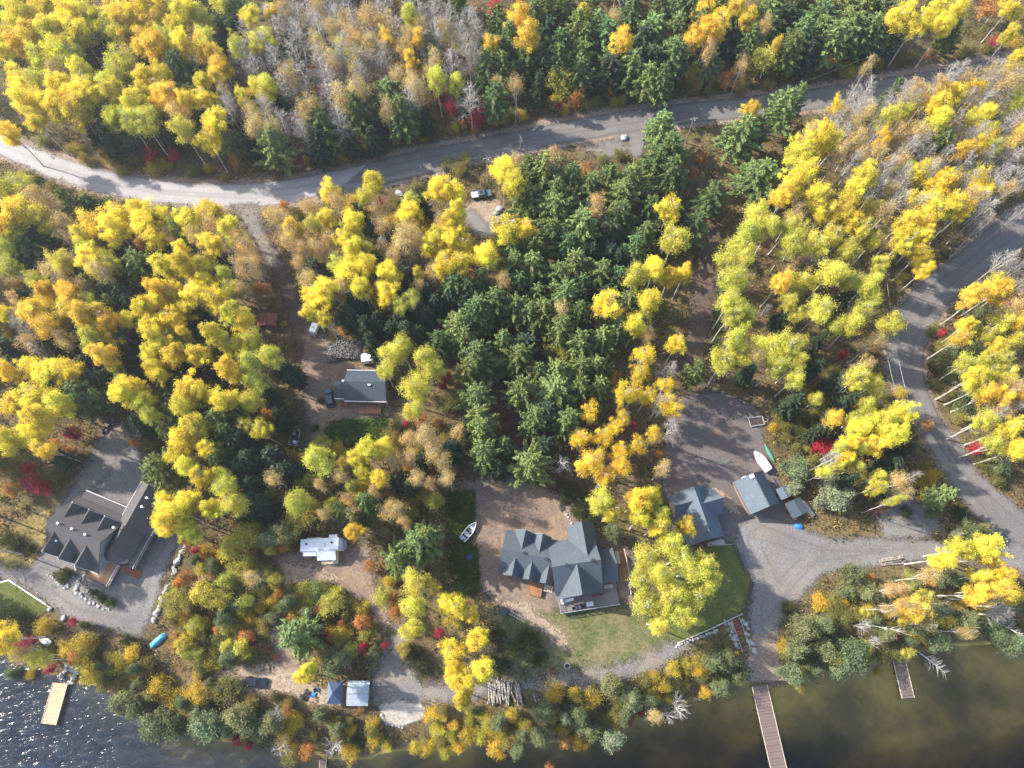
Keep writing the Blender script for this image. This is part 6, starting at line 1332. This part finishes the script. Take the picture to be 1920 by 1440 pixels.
# fallen white tree in the water
A = Vector(un(1722, 1222, -2.0)); Bv = Vector(un(1772, 1262, -2.6)); r = empty('fallen_tree', A); tag(r, 'fallen bleached white tree lying in the water beside the short dock', 'tree')
d = Bv - A; b = MB(); b.tube([(0, 0, 0), tuple(d * .5 + Vector((0, 0, .2))), tuple(d)], [.16, .12, .05], 6); b.build('trunk', M['dead_wood'], r)
b = MB(); rg = np.random.default_rng(3); nrm = Vector((-d.y, d.x, 0)).normalized()
for k in range(46):
    t = rg.uniform(.22, 1); s = 1 if rg.uniform() < .6 else -1; q = d * t + Vector((0, 0, .1)); l = rg.uniform(.9, 2.6) * (1.15 - t * .5)
    e = q + (nrm * s * .9 + d.normalized() * rg.uniform(.2, .8)).normalized() * l + Vector((0, 0, rg.uniform(-.1, .5)))
    b.tube([tuple(q), tuple((q + e) / 2 + Vector((0, 0, .12))), tuple(e)], [.03, .022, .01], 4)
b.build('branches', M['dead_wood'], r)
# leaning bleached birches along the right hand shore and road
for (bx, by), (tx, ty), hz, lab in (((1555, 865), (1600, 800), 5, 'bare leaning birch trunk above the crimson maple'), ((1612, 1168), (1690, 1185), 5, 'white leaning birch with a forked crown over the cedars by the shore'), ((1798, 1134), (1895, 1140), 7, 'long white leaning birch stretched over the golden bushes'), ((1840, 1155), (1935, 1200), 6, 'white leaning birch pointing to the lake near the pale cedar'), ((1545, 873), (1590, 838), 6, 'pale birch trunk leaning beside the crimson maple'), ((1810, 788), (1900, 745), 7, 'pale leaning birch beyond the winding road')):
    A = G(bx, by); T_ = Vector(un(tx, ty, hz)); r = empty('leaning_birch', A); tag(r, lab, 'tree'); d = T_ - A
    b = MB(); b.tube([(0, 0, 0), tuple(d * .5 + Vector((0, 0, .5))), tuple(d)], [.16, .13, .06], 6); b.build('trunk', M['birch_bark'], r)
    b = MB()
    for k in range(22):
        t = rg.uniform(.5, 1); q = d * t + Vector((0, 0, .5 * 4 * t * (1 - t) * .5)); e = q + d.normalized() * rg.uniform(.8, 2.2) + Vector(rg.normal(0, .7, 3)); b.tube([tuple(q), tuple(e)], [.045, .012], 4)
    b.build('branches', M['birch_bark'], r)

# ------------------------------------------------------------------ undergrowth: low plants nobody could count
PAL = np.array([(.13, .085, .04), (.20, .13, .05), (.09, .085, .03), (.055, .07, .025), (.27, .19, .055), (.36, .24, .05), (.25, .10, .035), (.16, .05, .035), (.21, .18, .07), (.11, .10, .035), (.30, .22, .12)])
PW = np.array([.14, .12, .14, .10, .13, .08, .05, .03, .1, .08, .03]); PW /= PW.sum()
def off_objects(P, Z):
    d = np.array([proj((x, y, z))[:2] for (x, y), z in zip(P, Z)]); k = np.ones(len(P), bool)
    for a, c, r_ in KEEP: k &= np.hypot(d[:, 0] - a, d[:, 1] - c) > r_ * .8
    return k
def undergrowth():
    rg = np.random.default_rng(21); n = 46000
    P = np.column_stack([rg.uniform(-175, 175, n), rg.uniform(-20, 200, n)])
    keep = (np.abs(P[:, 0]) < 105 + P[:, 1] * .34)
    sd = shore_d(P); keep &= sd > .3
    patch = np.sin(P[:, 0] * .11 + 1.3 * np.sin(P[:, 1] * .07)) + np.sin(P[:, 1] * .13 + P[:, 0] * .05) + rg.normal(0, .7, n)
    keep &= patch > -.9
    for poly, dens in CLEAR: keep &= (poly_sd(P, poly) < .5) | (rg.uniform(size=n) < dens * .5)
    for (x0, y0, x1, y1) in HOUSE_PX:
        pl = np.array([G(x0, y0)[:2], G(x1, y0)[:2], G(x1, y1)[:2], G(x0, y1)[:2]]); keep &= poly_sd(P, pl) < 0
    P = P[keep]; Z = height(P); k_ = off_objects(P, Z); P = P[k_]; Z = Z[k_]; n = len(P)
    zone = (np.sin(P[:, 0] * .06 + 2) + np.sin(P[:, 1] * .05 - 1)) * .5
    ci = rg.choice(len(PAL), n, p=PW); col = PAL[ci] * rg.uniform(.7, 1.3, n)[:, None]
    k = 8; hgt = rg.gamma(2.0, .32, n).clip(.15, 1.9); rad = rg.uniform(.3, .75, n)
    C = np.repeat(np.column_stack([P, Z]), k, 0) + rg.normal(size=(n * k, 3)) * np.repeat(np.column_stack([rad, rad, hgt * .25]), k, 0); C[:, 2] += np.repeat(hgt, k) * rg.uniform(.2, 1, n * k)
    V, Q = cards(C, np.repeat(rg.uniform(.14, .30, n), k), .6, rg)
    cc = np.repeat(col, k, 0) * rg.uniform(.7, 1.35, n * k)[:, None]; cc = np.repeat(np.column_stack([cc, np.ones(len(cc))]), 4, 0)
    tag(link('undergrowth', npmesh('undergrowth', V, Q, [M['undergrowth']], {'tuft': ('FLOAT_COLOR', 'POINT', cc)})), 'mixed autumn undergrowth covering the forest floor', 'undergrowth', kind='stuff')
undergrowth()
def thicket():
    rg = np.random.default_rng(77); n = 5200
    P = np.column_stack([rg.uniform(-170, 170, n), rg.uniform(-20, 200, n)])
    keep = (np.abs(P[:, 0]) < 105 + P[:, 1] * .34) & (shore_d(P) > .5)
    for poly, dens in CLEAR: keep &= poly_sd(P, poly) < -.5
    for (x0, y0, x1, y1) in HOUSE_PX:
        pl = np.array([G(x0, y0)[:2], G(x1, y0)[:2], G(x1, y1)[:2], G(x0, y1)[:2]]); keep &= poly_sd(P, pl) < -1
    P = P[keep]; Z = height(P); k_ = off_objects(P, Z); P = P[k_]; Z = Z[k_]; n = len(P); k = 46
    pal = np.array([(.20, .19, .055), (.13, .15, .045), (.32, .23, .08), (.28, .12, .05), (.42, .31, .06), (.085, .11, .04), (.24, .17, .11)]); ci = rg.choice(len(pal), n, p=[.24, .2, .16, .08, .1, .12, .1])
    rad = rg.uniform(.5, 1.25, n); hgt = rg.uniform(.8, 3.0, n)
    d = rg.normal(size=(n * k, 3)); d /= np.linalg.norm(d, axis=1)[:, None]; rr = rg.uniform(.35, 1, n * k)[:, None]
    C = np.repeat(np.column_stack([P, Z + hgt * .55]), k, 0) + d * rr * np.repeat(np.column_stack([rad, rad, hgt * .5]), k, 0)
    V, Q = cards(C, rg.uniform(.12, .22, n * k), .4, rg, 1.0, d)
    cc = np.repeat(pal[ci] * rg.uniform(.7, 1.3, n)[:, None], k, 0) * rg.uniform(.75, 1.25, n * k)[:, None]
    tag(link('thicket', npmesh('thicket', V, Q, [M['undergrowth']], {'tuft': ('FLOAT_COLOR', 'POINT', np.repeat(np.column_stack([cc, np.ones(len(cc))]), 4, 0))})), 'tangled thicket of saplings and bushes filling the forest gaps', 'thicket', kind='stuff')
thicket()
def grass(name, label, px, n, cols, hz):
    rg = np.random.default_rng(31); poly = np.array([G(*p)[:2] for p in px]); lo, hi = poly.min(0), poly.max(0)
    P = rg.uniform(lo, hi, (n, 2)); P = P[poly_sd(P, poly) > 0]; Z = height(P); C = np.column_stack([P, Z + rg.uniform(.05, hz, len(P))])
    V, Q = cards(C, rg.uniform(.1, .22, len(P)), .3, rg); cc = np.array(cols)[rg.integers(len(cols), size=len(P))] * rg.uniform(.7, 1.3, len(P))[:, None]
    tag(link(name, npmesh(name, V, Q, [M['undergrowth']], {'tuft': ('FLOAT_COLOR', 'POINT', np.repeat(np.column_stack([cc, np.ones(len(cc))]), 4, 0))})), label, 'grass', kind='stuff')
grass('grass', 'rank green grass strip west of the slate house', [(838, 925), (890, 922), (888, 980), (868, 1012), (897, 1030), (900, 1112), (858, 1122), (842, 1050)], 9000, [(.05, .085, .014), (.08, .11, .02), (.12, .12, .03)], .5)
grass('grass', 'dark green garden growth below the cabin deck', [(606, 805), (640, 788), (724, 786), (726, 808), (690, 838), (620, 842)], 5000, [(.045, .08, .014), (.07, .10, .02), (.03, .05, .012)], .5)
for nm, lab, px in (('planted_bed', 'smaller planted bed by the grey house', [(95, 1077), (122, 1102), (137, 1073), (128, 1062)]), ('planted_bed', 'longer planted bed by the grey house', [(150, 1085), (160, 1080), (170, 1105), (208, 1128), (205, 1140), (165, 1120)]), ('planted_bed', 'planted bed at the left lawn curve', [(-10, 1005), (20, 1005), (62, 1035), (50, 1052), (10, 1035)])):
    grass(nm, lab + ' filled with green shrubs', px, 900, [(.07, .10, .025), (.11, .12, .04), (.05, .07, .02), (.2, .16, .06)], .7)

# ------------------------------------------------------------------ labels: rank of each tree among its kind as seen from a landmark
LM = [(610, 1022, 'the long white camper trailer'), (165, 1000, 'the grey house with orange deck'), (1060, 1065, 'the slate roofed house'), (675, 725, 'the dark blue roofed cabin'), (902, 367, 'the pickup truck'), (1441, 850, 'the green canoe'), (1425, 866, 'the covered white boat'),
 (1420, 925, 'the garage'), (1696, 1300, 'the end of the short dock'), (1424, 1285, 'the shore end of the long dock'), (92, 1355, 'the lake end of the golden dock'), (113, 1281, 'the shore end of the golden dock'), (1388, 1190, 'the timber stair'), (1668, 1052, 'the birch log stack'), (945, 1298, 'the loose log pile'), (634, 1297, 'the navy gazebo'), (482, 1279, 'the black car'),
 (645, 660, 'the firewood heap'), (1750, 1250, 'the fallen tree in the lake'), (910, 310, 'the utility pole above the pickup'), (1290, 245, 'the utility pole among pines'), (1605, 140, 'the far verge utility pole'), (297, 1201, 'the sky blue tarp'), (86, 1200, 'the small white rowing boat'), (45, 1120, 'the white edged lawn'), (457, 387, 'the drive and gravel road junction'), (506, 606, 'the red brown shed'),
 (553, 822, 'the loaded trailer'), (592, 618, 'the little white camper'), (880, 997, 'the open grey boat'), (665, 810, 'the garden below the cabin'), (1417, 790, 'the empty trailer frame'), (755, 1338, 'the sand patch'), (203, 800, 'the two quad bikes'), (1700, 660, 'the bend of the winding road'), (0, 0, "the photo's top left corner"), (1919, 0, "the photo's top right corner"), (960, 0, "the middle of the photo's top edge"),
 (0, 720, "the middle of the photo's left edge"), (1919, 720, "the middle of the photo's right edge"), (1170, 258, 'the roadside boulder'), (937, 396, 'the big white rock'), (748, 364, 'the dark verge boulder'), (1330, 435, 'the upper end of leafy lane'), (1275, 755, 'the lower end of leafy lane'), (620, 345, 'the seam of asphalt and pale gravel'), (1497, 987, 'the bright blue tarp'), (945, 1147, 'the eight sided tub'),
 (0, 270, 'the road at the left edge'), (1919, 120, 'the upper road at the right edge'), (1919, 420, 'the winding road at the right edge'), (0, 1439, "the photo's bottom left corner"), (606, 1435, 'the tiny dock stub'), (1334, 1005, 'the lower end of the blue grey house'), (318, 1095, 'the boulder row by the drive'), (1513, 953, 'the beige upturned boat'), (480, 0, "a quarter along the photo's top edge"), (1440, 0, "three quarters along the photo's top edge"), (692, 676, 'the white box trailer'), (945, 800, 'the red needle path'), (1064, 1210, 'the grey lawn slab')]
ORD = ['', 'second ', 'third ', 'fourth ', 'fifth ', 'sixth ', 'seventh ', 'eighth ', 'ninth ', 'tenth ', 'eleventh ', 'twelfth ', 'thirteenth ', 'fourteenth ', 'fifteenth ', 'sixteenth ', 'seventeenth ', 'eighteenth ', 'nineteenth ', 'twentieth ']
def label_trees():
    by = {}
    for t in placed: by.setdefault(t[1], []).append(t)
    lm = np.array([(a, b) for a, b, _ in LM], float); worst = 0
    for code, ts in by.items():
        P = np.array([(t[2], t[3]) for t in ts]); inside = (P[:, 0] > -25) & (P[:, 0] < 1945) & (P[:, 1] > -25) & (P[:, 1] < 1465)
        D = np.linalg.norm(P[:, None] - lm[None], axis=2); Din = np.where(inside[:, None], D, 1e9)
        rank = Din.argsort(0).argsort(0)
        K = KIND[code]
        for j, t in enumerate(ts):
            if not inside[j]:
                t[0]['label'] = K['look'] + ' mostly hidden beyond the edge of the photo'; t[0]['group'] = K['group'] + ' beyond the frame'; continue
            best = min(range(len(LM)), key=lambda m: (rank[j, m], D[j, m])); rk = rank[j, best]; worst = max(worst, rk)
            if rk < len(ORD): t[0]['label'] = f"{K['look']}, {ORD[rk]}nearest to {LM[best][2]}"
            else: t[0]['label'] = f"{K['look']} standing deep inside the dense forest"
    print('trees', len(placed), {c: len(v) for c, v in by.items()}, 'worst rank', worst)
label_trees()

# ------------------------------------------------------------------ thin autumn haze in the air over the whole place
hb = MB(); hb.box(-3200, -3200, -11.5, 3200, 3200, 156)
hz_ = hb.build('haze', [])
hz_.data.materials.clear()
hm, hnt, hout = mat('thin_haze'); pv = N(hnt, "ShaderNodeVolumePrincipled")
pv.inputs["Color"].default_value = (0.80, 0.85, 0.92, 1); pv.inputs["Density"].default_value = 0.00030; pv.inputs["Anisotropy"].default_value = 0.55
L(hnt, pv.outputs[0], hout.inputs["Volume"]); hz_.data.materials.append(hm)
tag(hz_, 'thin pale haze in the air over the whole scene', 'haze', kind='stuff')
